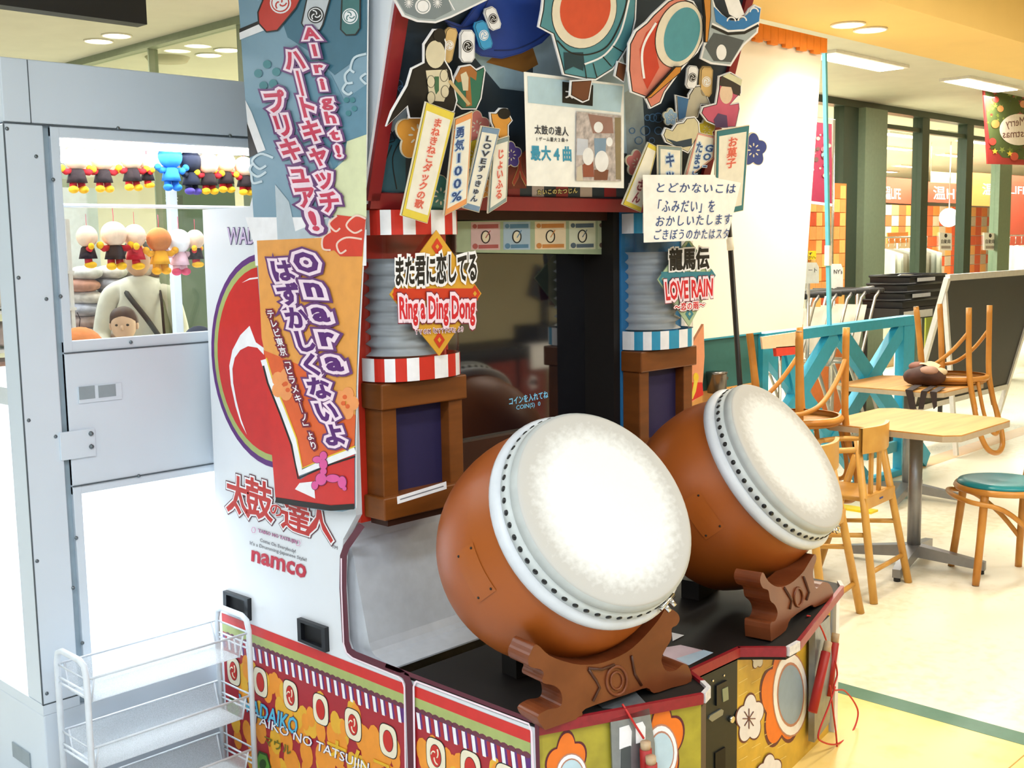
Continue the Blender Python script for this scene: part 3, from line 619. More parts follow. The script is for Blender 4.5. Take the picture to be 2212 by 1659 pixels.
# clouds
def curl(pts, m, w_, S, l): line(b, S, smooth([(p[0], p[1], 0) for p in pts], 5), w_, m, l)
for pts in [((925, 345), (850, 370), (825, 440), (850, 465)), ((825, 440), (790, 480), (800, 530), (840, 530)), ((800, 530), (775, 575), (810, 605), (835, 590)), ((925, 540), (890, 500), (925, 470))]: curl([Vector((*p, 0)) for p in k5(*pts)], M('cloud_line', '#c8d8e0', .45), 5, BS, .002)
for pts in [((330, 1010), (250, 985), (195, 1030), (240, 1080), (285, 1060)), ((205, 1040), (180, 1090), (230, 1130), (285, 1100)), ((190, 1100), (200, 1170), (260, 1160))]: curl([Vector((*p, 0)) for p in k5(*pts)], M('cloud_line', '#c8d8e0'), 5, BS, .002)
ink(b, BS, k5((925, 1390), (820, 1385), (740, 1375), (690, 1420), (700, 1480), (650, 1520), (640, 1580), (680, 1610), (720, 1600), (760, 1640), (900, 1640)), M('cloud_red', '#d8402c', .45), .0022)
for pts in [((925, 1400), (860, 1380), (800, 1440), (850, 1490), (900, 1470)), ((740, 1380), (690, 1430), (730, 1480), (760, 1460)), ((700, 1480), (650, 1520), (650, 1590), (700, 1600)), ((900, 1530), (800, 1520), (740, 1560), (760, 1620), (800, 1600))]: curl([Vector((*p, 0)) for p in k5(*pts)], M('cloud_pink', '#f2d0c0', .45), 4, BS, .0026)
# paper lanterns
def lantern(pts, c, r, m, me, ek=3):
    ink(b, BS, k5(*pts), m, .0026); line(b, BS, k5(*pts), 3.2, black, .003, True)
    q = k5(c)[0]; ink(b, BS, arc(q[0], q[1], r, 0, 360, 24)[:-1], me, .003); ink(b, BS, arc(q[0], q[1], r*.86, 0, 360, 24)[:-1], m if me != black else pwhite, .0034); ink(b, BS, arc(q[0], q[1], r*.74, 0, 360, 24)[:-1], me, .0038)
    for a in (0, 2.09, 4.19): line(b, BS, [(q[0]+r*.62*math.cos(a+t*.45)*(1-t*.2), q[1]+r*.62*math.sin(a+t*.45)*(1-t*.2)) for t in range(5)], r*.14, m if me != black else pwhite, .0042)
lantern([(300, -80), (235, 80), (240, 150), (290, 205), (360, 195), (480, 50), (540, -80)], (380, 20), 23, M('lamp_red', '#c83a2c', .45), pwhite)
lantern([(560, -60), (515, 150), (540, 190), (630, 195), (650, 160), (695, 0), (690, -60)], (605, 97), 18, M('lamp_grey', '#c8ccd2', .45), black)
lantern([(775, -60), (765, 190), (800, 225), (860, 222), (888, 180), (890, -60)], (826, 105), 17, M('lamp_teal', '#3f7272', .45), pwhite)
for q in k5((235, 470), (292, 412), (268, 548), (330, 535), (350, 460), (800, 640), (838, 640), (850, 695), (812, 725)): ink(b, BS, arc(q[0], q[1], 9 if q[0] < 620 else 6, 0, 360, 14)[:-1], M('dot_teal', '#3d8088', .45), .002)
for q in k6((412, 855), (425, 895), (790, 940), (808, 1000), (780, 980)): ink(b, BS, arc(q[0], q[1], 5, 0, 360, 12)[:-1], bor2, .0024)
for cx, cy_ in k6((400, 860), (795, 980)): 
    for k in range(5): ink(b, BS, arc(cx+16*math.cos(k*1.257), cy_+20*math.sin(k*1.257), 13, 0, 360, 12, 16)[:-1], M('plum_pale', '#ee9a5c', .45), .0022)
# balloon dog
bp = M('balloon_pink', '#e0589c', .35)
for (x, y, rx, ry) in [(655, 1315, 24, 28), (615, 1340, 30, 22), (655, 1370, 26, 34), (655, 1415, 22, 22), (640, 1465, 36, 40), (600, 1505, 22, 28), (715, 1460, 46, 26), (775, 1485, 28, 40), (790, 1525, 14, 14)]:
    q = k6((x, y))[0]; ink(b, BS, arc(q[0], q[1], rx/2.7, 0, 360, 16, ry/2.7)[:-1], M('balloon_edge', '#7a2450', .45), .0030); ink(b, BS, arc(q[0], q[1], rx/3.1, 0, 360, 16, ry/3.1)[:-1], bp, .0034)
b.build('printed_picture', bb)
b = B(); pl_ = M('glow_purple', '#6a3a72', .45); pr = M('title_rose', '#cc3a58', .45); pv = M('title_violet', '#5a2470', .45); LA = [(pl_, .24), (M('halo_pink', '#f4dce8', .45), .15), (pr, .04)]; LB = [(pl_, .24), (M('halo_pink', '#f4dce8'), .16), (pv, .045)]
chars(b, BS, 'プリキュア!', (590, 195), (690, 503), (47, -3), LA, .005, 1.0)
chars(b, BS, 'ハ｜トキャッチ', (634, 105), (723, 462), (46, -3), LA, .0058, .98)
chars(b, BS, 'Alright!', (672, 55), (740, 345), (30, -1), LA, .0066, .86)
chars(b, BS, 'はずかしくないよ', (605, 560), (733, 965), (50, -3), LB, .005, .98)
chars(b, BS, 'Onara', (658, 540), (732, 806), (48, 2), LB, .0058, .98)
chars(b, BS, 'テレビ東京﹁ピラメキ｜ノ﹂より', (585, 668), (684, 972), (16, -1), [(M('glow_plum', '#7a2438', .45), .22), (pwhite, .02)], .005, .95)
b.build('song_lettering', bb)

# --- cabinet front: columns, screen recess, sign box
YF = 2.37
B().box((X0+.02, YF, .86), (2.17, YF+.08, 1.69), redp).build('front_column', mach)
B().box((2.937, YF, .86), (X1-.02, YF+.08, 1.69), M('front_blue', '#2f78b0', .45)).build('front_column', mach)
bz = B().box((2.17, 2.40, 1.655), (2.92, 2.6, 1.70), brownd).box((2.17, 2.45, .5), (2.18, 2.62, 1.66), brownd).box((2.905, 2.376, .5), (2.936, 2.62, 1.69), M('bezel_black', '#120c0a', .6)).box((2.17, 2.47, .70), (2.92, 2.62, 1.0), brownd).build('screen_surround', mach)
scr = B().box((2.18, 2.50, 1.0), (2.91, 2.52, 1.66), M('screen_glass', '#0e0f16', .05, var=0, ior=2.7)).build('screen', mach)
b = B(); S = PY(2.4995); lb = M('screen_text', '#7cc0e0', .4, emit=.25)
row(b, S, 'コインを入れてね', (1098, 868), (1184, 852), (0, 18), [(lb, .015)], .0006); word(b, S, 'COIN(S)  0', [(1115, 876), (1167, 867), (1167, 879), (1115, 888)], [(lb, 0)], .0006); b.build('screen_lettering', scr)
# play guide strip
S = PY(2.425); st = B().prism([S(q) for q in [(985, 478), (1338, 472), (1338, 550), (985, 545)]], (0, .006, 0), M('guide_green', '#a8b898', .45)).build('guide_strip', mach)
for i, (a, c, m) in enumerate([(1017, 1080, '#d8b8b8'), (1087, 1145, '#a8c0d4'), (1155, 1222, '#ecd8b8'), (1229, 1286, '#d8dcc4'), (1291, 1335, '#c8d4b4')]):
    b = B(); t0 = 480-i*.6; ink(b, S, [(a, t0), (c, t0-1), (c, t0+60), (a, t0+60)], M('guide_%d' % i, m, .45), .0006); cx = (a+c)/2; ic = M('guide_ink_%d' % i, ['#b05a5a', '#5a86a8', '#d08a4a', '#5a6a78', '#6a5a50'][i], .45)
    line(b, S, arc(cx, t0+32, 9, 0, 360, 20, 13), 2.4, black, .0012); ink(b, S, arc(cx, t0+32, 7.5, 0, 360, 16, 11)[:-1], cream, .001); line(b, S, [(cx, t0+34), (cx+10, t0+18)], 2, ic, .0014)
    ink(b, S, [(a+14, t0+5), (c-4, t0+4), (c-4, t0+13), (a+14, t0+14)], ic, .001); ink(b, S, [(a+16, t0+49), (c-4, t0+48), (c-4, t0+56), (a+16, t0+57)], ic, .001); ink(b, S, arc(a+8, t0+9, 5, 0, 360, 12)[:-1], ic, .0012); ink(b, S, arc(a+9, t0+52, 6, 0, 360, 12)[:-1], ic, .0012)
    b.build('guide_ticket', st)
# speaker boxes in wooden frames
def speaker(xa, xb, nm):
    f = B().box((xa-.01, 2.285, 1.165), (xb+.005, YF, 1.232), brown).build('speaker_frame', mach, .004)
    B().box((xa, 2.30, .93), (xa+.05, YF, 1.165), brown).build('frame_post', f, .003); B().box((xb-.05, 2.30, .93), (xb, YF, 1.165), brown).build('frame_post', f, .003)
    B().box((xa-.012, 2.285, .875), (xb+.008, YF, .935), brown).build('frame_ledge', f, .004)
    B().box((xa+.01, 2.30, .855), (xb-.01, YF, .875), brownd).build('frame_foot', f)
    B().box((xa+.05, 2.335, .935), (xb-.05, 2.345, 1.165), grille).build('speaker_grille', f)
    return f
f = speaker(1.868, 2.154, 'l'); speaker(2.943, 3.235, 'r')
S = PY(2.284); b = B().prism([S(q) for q in [(858, 1073), (964, 1040), (965, 1056), (859, 1089)]], (0, .001, 0), pwhite).build('notice_label', f)
t = B(); line(t, S, [(864, 1079), (958, 1050)], 2.2, M('letter_grey', '#77757a'), .0006); t.build('fine_print', b)
# clear bulging covers
clear = glass('clear_plastic', (.96, .97, .98), .05, .08)
def cover(xa, xb, c1):
    xc = (xa+xb)/2; hw = (xb-xa)/2
    P = lambda u, z, k=1.0: (xc+hw*k*math.copysign(abs(math.cos(math.pi*(1-u)))**.8, math.cos(math.pi*(1-u))), 2.365-.115*k*abs(math.sin(math.pi*u))**.7, z)
    o = B().grid(lambda u, v: P(u, 1.295+v*.32), 28, 4, clear).build('clear_cover', mach)
    for z0, z1, n in ((1.612, 1.675, 12), (1.236, 1.296, 12)):
        b = B()
        for i in range(n):
            for j in range(3):
                u0 = (i+j/3)/n; u1 = (i+(j+1)/3)/n
                b.add([P(u0, z0, 1.01), P(u1, z0, 1.01), P(u1, z1, 1.01), P(u0, z1, 1.01)], [(0, 1, 2, 3)], pwhite if i % 2 == 0 else c1, True)
        b.build('striped_band', o)
    rb = B(); rib = M('rib_grey', '#a8acb0', .4)
    prof = []
    for k in range(25): prof.append((.1+.012*math.cos(k*math.pi*2/3.0), 1.30+k*.3/24*.84))
    rb.lathe(prof, rib, 24, (xc-.02, 2.365, 0), (0, 0, 1), cap=False); rb.build('ribbed_lamp', o)
    return o
c1 = cover(1.862, 2.157, M('stripe_red', '#cc2e20', .4)); c2 = cover(2.938, 3.238, M('stripe_blue', '#2e93ba', .4))
# title stickers on the covers
def sticker(par, S, dia, c1_, c2_, mini):
    b = B(); b.prism([S(p) for p in dia], (0, .003, 0), c1_); o = b.build('title_sticker', par); b = B()
    cx = (dia[0][0]+dia[2][0])/2; cy_ = (dia[1][1]+dia[3][1])/2
    ink(b, S, [(cx+(p[0]-cx)*.80, cy_+(p[1]-cy_)*.80) for p in dia] if mini is None else [(dia[3][0]+8, cy_-12), (dia[1][0]-8, cy_-12), (dia[1][0]-8, cy_+14), (dia[3][0]+8, cy_+14)], c2_, .0006)
    for p, kx, ky in ((dia[0], .78, .74), (dia[1], .84, .8), (dia[2], .78, .74), (dia[3], .84, .8)):
        x = cx+(p[0]-cx)*kx; y = cy_+(p[1]-cy_)*ky; r = 17 if mini is None else 11
        r = 15 if mini is False else r
        ink(b, S, [(x, y-r*1.25), (x+r*.8, y), (x, y+r*1.25), (x-r*.8, y)], c2_, .0012); ink(b, S, [(x, y-r*.4), (x+r*.28, y), (x, y+r*.4), (x-r*.28, y)], c1_, .0018)
    b.build('diamond_print', o); return o
Sl = PY(2.236); gold = M('sticker_gold', '#d8a032', .4); rs = M('sticker_red', '#cc3a1e', .4)
o = sticker(c1, Sl, [(943, 497), (1040, 634), (949, 769), (842, 636)], gold, rs, False); b = B()
row(b, Sl, 'また君に恋してる', (849, 588), (1030, 577), (0, 68), [(pwhite, .13), (black, .035)], .004, 1.02)
word(b, Sl, 'Ring a Ding Dong', [(860, 643), (1023, 640), (1023, 702), (862, 702)], [(M('glow_plum', '#7a2438'), .20), (M('halo_pink', '#f4dce8'), .16), (M('pop_red', '#d0202c', .45), .035)], .004)
row(b, Sl, 'TVCM', (893, 717), (929, 715), (0, 12), [(M('halo_pink', '#f4dce8'), .12), (M('letter_brown', '#6a2a20', .45), .02)], .0045, .85); row(b, Sl, '「NTTドコモ」より', (929, 715), (1000, 711), (0, 12), [(M('halo_pink', '#f4dce8'), .12), (M('letter_brown', '#6a2a20'), .02)], .0045)
b.build('song_lettering', o)
Sr = PY(2.232)
o = sticker(c2, Sr, [(1487, 515), (1546, 594), (1489, 706), (1420, 604)], M('sticker_sage', '#a8bc98', .4), M('sticker_teal', '#3d8090', .4), True); b = B()
row(b, Sr, '龍馬伝', (1443, 562), (1530, 558), (0, 48), [(pwhite, .12), (black, .045)], .004, 1.0)
word(b, Sr, 'LOVE RAIN', [(1434, 610), (1537, 602), (1536, 638), (1437, 648)], [(M('glow_plum', '#7a2438'), .17), (M('halo_pink', '#f4dce8'), .14), (M('pop_red', '#d0202c'), .03)], .004)
row(b, Sr, '〜恋の雨〜', (1454, 664), (1520, 658), (0, 18), [(M('glow_plum', '#7a2438'), .2), (pwhite, .14), (M('pop_red', '#d0202c'), .03)], .0045)
b.build('song_lettering', o)
# right hand side: red banner edge with cream horn seen past the right column
S = PX(X1+.012)
# lower front: sloping grey panel behind the drums
grey = M('apron_grey', '#c4c9d2', .3, coat=.2)
pr_ = [(2.425, .86), (2.42, .80), (2.355, .535), (2.345, .515), (2.33, .505), (2.25, .4945), (2.25, .49), (2.44, .49), (2.44, .86)]
B().prism([(X0+.021, y, z) for y, z in pr_], (X1-X0-.042, 0, 0), grey).build('front_apron', mach)
B().box((X0+.02, 2.64, .0), (X1-.02, 3.04, 1.68), M('cabinet_back', '#d8dade', .5)).build('cabinet_body', mach)
# platform deck and its front panels
PLAN = [(X0, 1.728), (2.225, 1.555), (2.262, 1.566), (2.285, 1.60), (2.32, 1.668), (2.555, 1.668), (2.60, 1.62), (2.64, 1.572), (2.70, 1.575), (3.235, 1.735), (X1, 1.77), (X1, 2.2), (X0, 2.2)]
deck = B().prism([(min(max(x, X0+.004), X1-.004), y, .492) for x, y in PLAN], (0, 0, -.03), M('deck_black', '#120d0b', .65)).build('platform_deck', mach)
rim_red = M('rim_red', '#8e1d26', .4, var=.15, scale=60); rimw = M('rim_worn', '#d8d4d2', .6, var=.15, scale=90)
b = B()
for i in range(10):
    (xa, ya), (xb, yb) = PLAN[i], PLAN[i+1]
    d = Vector((xb-xa, yb-ya, 0)).normalized(); n = Vector((d.y, -d.x, 0))*.006
    b.bar(Vector((xa, ya, .487))+n, Vector((xb, yb, .487))+n, .012, .026, rimw if i in (1, 2, 7, 9) else rim_red)
b.build('deck_rim', deck)
fp = []
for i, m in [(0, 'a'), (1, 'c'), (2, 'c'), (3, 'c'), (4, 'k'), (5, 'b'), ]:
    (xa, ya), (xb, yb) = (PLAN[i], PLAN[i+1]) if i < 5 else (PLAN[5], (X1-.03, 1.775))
    mt = {'a': M('panel_olive', '#a89a30', .45, var=.15, scale=20), 'b': M('panel_gold', '#d0a838', .45, var=.12, scale=20), 'c': M('panel_dark', '#4a3a34', .5), 'k': M('coin_black', '#1d2322', .45)}[m]  # the short return facets take a plain dark brown
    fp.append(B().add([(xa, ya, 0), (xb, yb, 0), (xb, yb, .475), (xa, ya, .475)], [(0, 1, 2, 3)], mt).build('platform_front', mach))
def PV(a, b_): d = Vector((b_[0]-a[0], b_[1]-a[1], 0)).normalized(); return Pl((a[0], a[1], 0), (d.y, -d.x, 0))
SA = PV(PLAN[0], PLAN[1]); SB = PV(PLAN[5], (X1-.03, 1.775)); SD = SB; SK = PY(1.668)
of = M('petal_orange', '#e8751e', .45); wine = M('petal_wine', '#5a1a28', .45); sky = M('disc_sky', '#bcd4e0', .45); rose = M('ring_rose', '#b8806a', .45)
def flower(b, S, c, r, squash, cols, lift=.001, n=5, rot=.3):
    for rr, m, l in ((1.0, cols[0], 0), (.92, cols[1], .0006)):
        pts = []
        for k in range(60):
            t = 2*math.pi*k/60; q = r*rr*(.74+.26*abs(math.cos(n*(t+rot)/2)))*1.0
            pts.append((c[0]+q*math.cos(t)*squash, c[1]+q*math.sin(t)-q*math.cos(t)*squash*.3))
        ink(b, S, pts, m, lift+l)
b = B(); k3 = cr(1060, 1260, 4.096)
flower(b, SA, (1222, 1655), 78, .60, (wine, of)); 
for rr, m, l in ((46, rose, .002), (43, pwhite, .0024), (35, rose, .0028), (32, sky, .0032)): ink(b, SA, arc(1234, 1672, rr*.75, 0, 360, 24, rr)[:-1], m, l)
b.build('flower_print', fp[0]); b = B(); flower(b, SA, (1428, 1610), 95, .55, (wine, of))
for rr, m, l in ((62, rose, .002), (58, pwhite, .0024), (47, rose, .0028), (43, sky, .0032)): ink(b, SA, arc(1428, 1625, rr*.58, 0, 360, 24, rr)[:-1], m, l)
b.build('flower_print', fp[0])
k4 = cr(1420, 1180, 3.4625)
b = B()
for i in range(9):
    for j in range(4): line(b, SD, [(1595+j*28, 1420+i*28), (1614+j*28, 1409+i*28)], 1.5, M('brick_pale', '#e8cf7a', .45), .0008)
b.build('brick_lines', fp[5])['kind'] = 'stuff'; b = B(); flower(b, SD, (1636, 1420), 26, .58, (wine, M('petal_white', '#e8e6ee', .45)), .0012); b.build('flower_print', fp[5]); b = B()
for c, r in (((1619, 1552), 56),): flower(b, SD, c, r, .58, (wine, M('petal_white', '#e8e6ee', .45)), .0012)
for k in range(8): line(b, SD, [(1616, 1552), (1616+14*math.cos(k*.785), 1552+22*math.sin(k*.785))], 2, wine, .003)
b.build('flower_print', fp[5])
b = B()
flower(b, SB, (1688, 1505), 118, .42, (wine, of), .0008)
for rr, m, l in ((92, rose, .002), (88, pwhite, .0024), (70, rose, .0028), (64, M('disc_slate', '#8fa4b8', .45), .0032)): ink(b, SB, arc(1706, 1500, rr*.42, 0, 360, 28, rr)[:-1], m, l)
b.build('flower_print', fp[5]); b = B(); flower(b, SB, (1658, 1668), 42, .7, (wine, M('petal_white', '#e8e6ee')), .004)
b.build('flower_print', fp[5])
# coin door fittings
b = B(); q = k4((430, 1040), (510, 1000), (510, 1150), (430, 1190)); v = [SK(p) for p in q]
cd_ = fp[4]
B().prism([p+Vector((0, -.006, 0)) for p in v], (0, .006, 0), M('grip_black', '#15171c')).build('coin_slot_bezel', cd_)
B().prism([SK(p, .008) for p in k4((468, 1065), (510, 1045), (515, 1140), (475, 1160))], (0, .002, 0), M('slot_lcd', '#8a9070', .4)).build('coin_window', cd_)
B().prism([SK(p, .004) for p in k4((375, 1290), (385, 1265), (470, 1215), (487, 1225), (480, 1260), (400, 1310))], (0, .004, 0), M('plate_grey', '#8d9290', .35, .6)).build('name_plate', cd_)
p = SK(k4((543, 1290))[0]); B().lathe([(.009, .01), (.009, 0)], CHR, 16, p, (0, -1, 0)).build('door_lock', cd_)
for q in k4((412, 1005), (495, 965)): B().lathe([(.003, .003), (.003, 0)], CHR, 8, SK(q), (0, -1, 0)).build('screw', cd_)
B().prism([SK(p, .004) for p in k4((425, 1545), (500, 1500), (500, 1659), (425, 1659))], (0, .004, 0), M('grip_deep', '#0a0a0c')).build('coin_return', cd_)
# --- sign box above the screen (its face leans forward)
SG = Pl((2.5, 2.30, 1.695), (0, -1, -.3))
sg = B().prism([(X0+.02, 2.30, 1.69), (X0+.02, 2.10, 2.36), (X0+.02, 2.62, 2.36), (X0+.02, 2.62, 1.69)], (X1-X0-.04, 0, 0), M('sign_navy', '#24323e', .5, var=.15, scale=9)).build('sign_box', mach)
fr = B(); mr = M('sign_frame', '#8a1f22', .4)
def sgp(x, z, k=0): y = 2.30-.3*(z-1.695); return Vector((x, y, z))+SG.n*k
for a, c in (((X0+.02, 1.70), (X1-.02, 1.70)), ((X0+.028, 1.70), (X0+.028, 2.35)), ((X1-.028, 1.70), (X1-.028, 2.35))): fr.bar(sgp(*a, .006), sgp(*c, .006), .04, .012, mr, SG.n)
fr.build('sign_frame', sg)
b = B(); k1 = cr(780, 0, 4.608); k2 = cr(1160, 0, 4.254); k3b = cr(780, 200, 4.608); k4b = cr(1100, 130, 3.814)
sk = M('sign_sky', '#9fb6c4', .45); dn = M('sign_deep', '#1d2c3c', .45); tl_ = M('sign_teal', '#2c5a68', .45)
ink(b, SG, k1((850, 240), (1300, 560), (1640, 560), (1640, 1100), (1640, 1900), (1550, 1900), (1400, 900)), M('sign_mist', '#8ea6b2', .5, var=.2, scale=14), .001)
ink(b, SG, k2((-40, 60), (700, 60), (840, 800), (820, 1560), (-40, 1560)), sk, .0012)
ink(b, SG, k1((1240, 620), (1650, 300), (1760, 640), (1620, 720)), M('sign_bronze', '#8a5a22', .45), .0014)
ink(b, SG, k2((800, 850), (960, 760), (1000, 1400), (830, 1560)), M('sign_stone', '#8f9a9c', .5, var=.2, scale=14), .0014)
ink(b, SG, k3b((200, 500), (420, 440), (440, 560), (440, 980), (340, 1000), (180, 980), (160, 880)), tl_, .0014)
ink(b, SG, k3b((260, 330), (450, 150), (450, 260), (300, 400), (215, 470)), M('sign_grey', '#98a4a8', .45), .0016)
for pts in [((300, 520), (210, 760), (180, 980)), ((430, 420), (310, 640), (350, 960)), ((260, 330), (330, 470), (220, 500))]: line(b, SG, smooth([(*p, 0) for p in k3b(*pts)], 6), 2.2, black, .0022)
for i in range(5):
    for q in (k1((300+i*30, 760+i*40))[0], k2((870+i*60, 1200+(i % 2)*90))[0], k2((1010+i*50, 1080))[0]): line(b, SG, arc(q[0], q[1], 6+i % 3*2, 0, 360, 14), 2, M('curl_blue', '#4a6f94', .45), .002)
for i in range(10):
    q = (940+i*52, 0); ink(b, SG, [(q[0], 395), (q[0]+26, 395), (q[0]+26, 425), (q[0], 425)], mr if i % 2 else M('sign_stripe', '#b8a8a0', .45), .0016)
ink(b, SG, k3b((1400, 700), (1560, 640), (1640, 560), (1640, 950), (1400, 960)), M('sign_rust', '#7a2a1c', .5, var=.3, scale=30), .0018)
row(b, SG, 'たいこのたつじん', (1158, 415), (1246, 411), (0, 12), [(black, .1), (M('sign_gold', '#e8d88a', .45), .03)], .003)
word(b, SG, '人', k3b((1505, 640), (1640, 640), (1640, 910), (1505, 910)), [(M('sign_gold', '#e8d88a'), .05), (M('sign_brick', '#b03a28', .45), .035)], .003)
b.build('sign_picture', sg)
# cut-out boards
def board(name, S, pts, mat, par=sg, edge=pwhite, lw=4, inner=black, closed=True):
    b = B(); b.prism([S(p) for p in pts], -S.n*.005, edge); o = b.build(name, par)
    b = B(); cx = sum(p[0] for p in pts)/len(pts); cy_ = sum(p[1] for p in pts)/len(pts)
    ins = []
    n = len(pts)
    for i in range(n):
        p = Vector(pts[i]); d1 = (p-Vector(pts[i-1])); d2 = (Vector(pts[(i+1) % n])-p)
        if d1.length < 1e-6 or d2.length < 1e-6: ins.append(tuple(p)); continue
        d = (d1.normalized()+d2.normalized()); d = d.normalized() if d.length > 1e-6 else d1.normalized()
        nn = Vector((-d.y, d.x)); ins.append(p+nn*lw)
    A = sum(pts[i][0]*pts[(i+1) % n][1]-pts[(i+1) % n][0]*pts[i][1] for i in range(n))
    if A < 0: ins = [Vector(pts[i])*2-Vector(ins[i]) for i in range(n)]
    ink(b, S, [tuple(p) for p in ins], inner, .0005)
    ins2 = [tuple(Vector(ins[i])+(Vector(ins[i])-Vector(pts[i]))*.55) for i in range(n)]
    ink(b, S, ins2, mat, .001); b.build('board_print', o)
    return o
S1 = SG.off(.02); S2 = SG.off(.04); S3 = SG.off(.06); S4 = SG.off(.08); S5 = SG.off(.11); S6 = SG.off(.14)
blue = M('drum_blue', '#24408f', .4)
o = board('blue_drum_board', S1, k1((830, 190), (1000, 250), (1250, -90), (1900, -90), (1900, 330), (1800, 430), (1600, 530), (1400, 585), (1200, 560), (1000, 420)), blue, edge=blue, lw=2, inner=M('drum_navy', '#182a60', .4))
b = B(); line(b, S1, smooth([(*p, 0) for p in k1((830, 210), (960, 265), (1060, 260), (1160, 190), (1260, 0))], 6), 2.4, M('drum_navy', '#182a60'), .002); b.build('drum_line', o); b = B(); line(b, S1, smooth([(*p, 0) for p in k1((1320, 500), (1520, 490), (1720, 410), (1880, 300))], 6), 3, M('drum_navy', '#182a60'), .002); b.build('drum_line', o)
def tomoe(b, S, c, r, m1, m2, l):
    ink(b, S, arc(c[0], c[1], r, 0, 360, 20, r*1.15)[:-1], m1, l); ink(b, S, arc(c[0], c[1], r*.86, 0, 360, 20, r)[:-1], m2, l+.0004); ink(b, S, arc(c[0], c[1], r*.74, 0, 360, 20, r*.86)[:-1], m1, l+.0008)
    for a in (0, 2.09, 4.19): line(b, S, [(c[0]+r*.6*math.cos(a+t*.45)*(1-t*.2), c[1]+r*.66*math.sin(a+t*.45)*(1-t*.2)) for t in range(5)], r*.14, m2, l+.0012)
def capsule(S, c, w_, h, ang, m1, m2, par=sg):
    pts = [(-w_/2, -h/2+w_*.3), (-w_*.3, -h/2), (w_*.3, -h/2), (w_/2, -h/2+w_*.3), (w_/2, h/2-w_*.3), (w_*.3, h/2), (-w_*.3, h/2), (-w_/2, h/2-w_*.3)]
    ca, sa = math.cos(ang), math.sin(ang); P = [(c[0]+x*ca-y*sa, c[1]+x*sa+y*ca) for x, y in pts]
    o = board('lantern_board', S, P, m1, par, edge=m1, lw=1.5); b = B(); tomoe(b, S, c, w_*.36, m2, m1, .0016); b.build('crest_print', o)
capsule(S2, k1((1310, 185))[0], 27, 50, -.35, pwhite, black); capsule(S2, k1((1218, 350))[0], 28, 62, -.3, M('lamp_sky', '#3f9cd0', .4), pwhite); capsule(S2, k1((1058, 460))[0], 32, 70, 0, pwhite, black); capsule(S2, k1((875, 450))[0], 26, 76, .2, M('lamp_sand', '#d8b478', .4), pwhite)
capsule(S2, k2((1425, 710))[0], 24, 50, .1, pwhite, black); capsule(S2, k2((1555, 750))[0], 27, 66, .05, M('lamp_sand', '#d8b478', .4), pwhite)
steel = M('ship_grey', '#7d878c', .4)
o = board('grey_hull_board', S3, k1((300, -60), (420, 165), (560, 220), (740, 232), (900, 175), (1260, 0), (1300, -60)), M('ship_pale', '#a8b2b6', .4), lw=3, inner=pwhite); b = B()
ink(b, S3, k1((345, -20), (435, 125), (570, 180), (730, 190), (900, 105), (860, -20)), steel, .0016); line(b, S3, k1((870, 0), (925, 100)), 2.5, pwhite, .002)
q = k1((610, 60))[0]; ink(b, S3, arc(q[0], q[1], 17, 0, 360, 20)[:-1], pwhite, .002); line(b, S3, arc(q[0], q[1], 13, 0, 360, 20), 1.5, steel, .0024)
for q in k1((470, 25), (755, 25)):
    for k in range(14): line(b, S3, [q, (q[0]+10*math.cos(k*.449), q[1]+12*math.sin(k*.449))], 1.2, pwhite, .002)
b.build('hull_print', o)
o = board('blue_hull_board', S3, k2((1600, -60), (1640, 60), (1700, 130), (1780, 190), (1850, 190), (1900, 160), (1950, 80), (2000, 40), (2060, 70), (2030, 300), (1900, 420), (1780, 610), (1600, 590), (1500, 540), (1560, 300)), M('ship_pale', '#a8b2b6'), lw=3, inner=pwhite); b = B()
ink(b, S3, k2((1540, 430), (1620, 300), (1760, 330), (1900, 370), (1780, 570), (1620, 560)), M('ship_dark', '#54595c', .4), .0016); q = k2((1690, 480))[0]; ink(b, S3, arc(q[0], q[1], 11, 0, 360, 18, 17)[:-1], pwhite, .002)
wb = M('wave_blue', '#2f78b8', .4)
ink(b, S3, k2((1620, 60), (1690, 130), (1780, 190), (1850, 190), (1930, 130), (2000, 60), (2050, 80), (2035, 200), (1900, 280), (1750, 270), (1640, 200)), wb, .002)
line(b, S3, k2((1600, 240), (1750, 310), (1900, 300), (2030, 230)), 6, black, .0024); line(b, S3, k2((1600, 215), (1750, 285), (1900, 275), (2035, 205)), 4, pwhite, .0026)
for q in k2((1780, 195), (1880, 190), (1990, 110)): line(b, S3, arc(q[0], q[1], 9, 180, 360, 8), 3, pwhite, .0026)
ink(b, S3, k2((1700, -60), (1830, -60), (1900, 130), (1830, 170), (1760, 130)), pwhite, .0024); b.build('hull_print', o)
# costumed boards (plain, without faces)
cape = M('cape_black', '#14100e', .45); robe = M('robe_cream', '#d8ccae', .45); skin_ = M('board_skin', '#e2c4a8', .45)
o = board('cloaked_figure_board', S3, k1((250, 1260), (300, 1110), (450, 850), (500, 680), (620, 620), (620, 440), (720, 290), (800, 290), (850, 420), (840, 600), (900, 700), (960, 1000), (930, 1110), (700, 1180), (480, 1180), (460, 1060)), cape, lw=3, inner=cape); b = B()
ink(b, S3, k1((640, 700), (850, 690), (880, 850), (820, 1010), (680, 1000)), robe, .0016); ink(b, S3, k1((725, 760), (770, 760), (770, 900), (740, 940), (725, 880)), M('tie_green', '#3f6a4a', .45), .002)
q = k1((735, 540))[0]; ink(b, S3, arc(q[0], q[1], 21, 0, 360, 24, 30)[:-1], robe, .0018); q = k1((775, 350))[0]; ink(b, S3, arc(q[0], q[1], 13, 0, 360, 20, 15)[:-1], black, .0022)
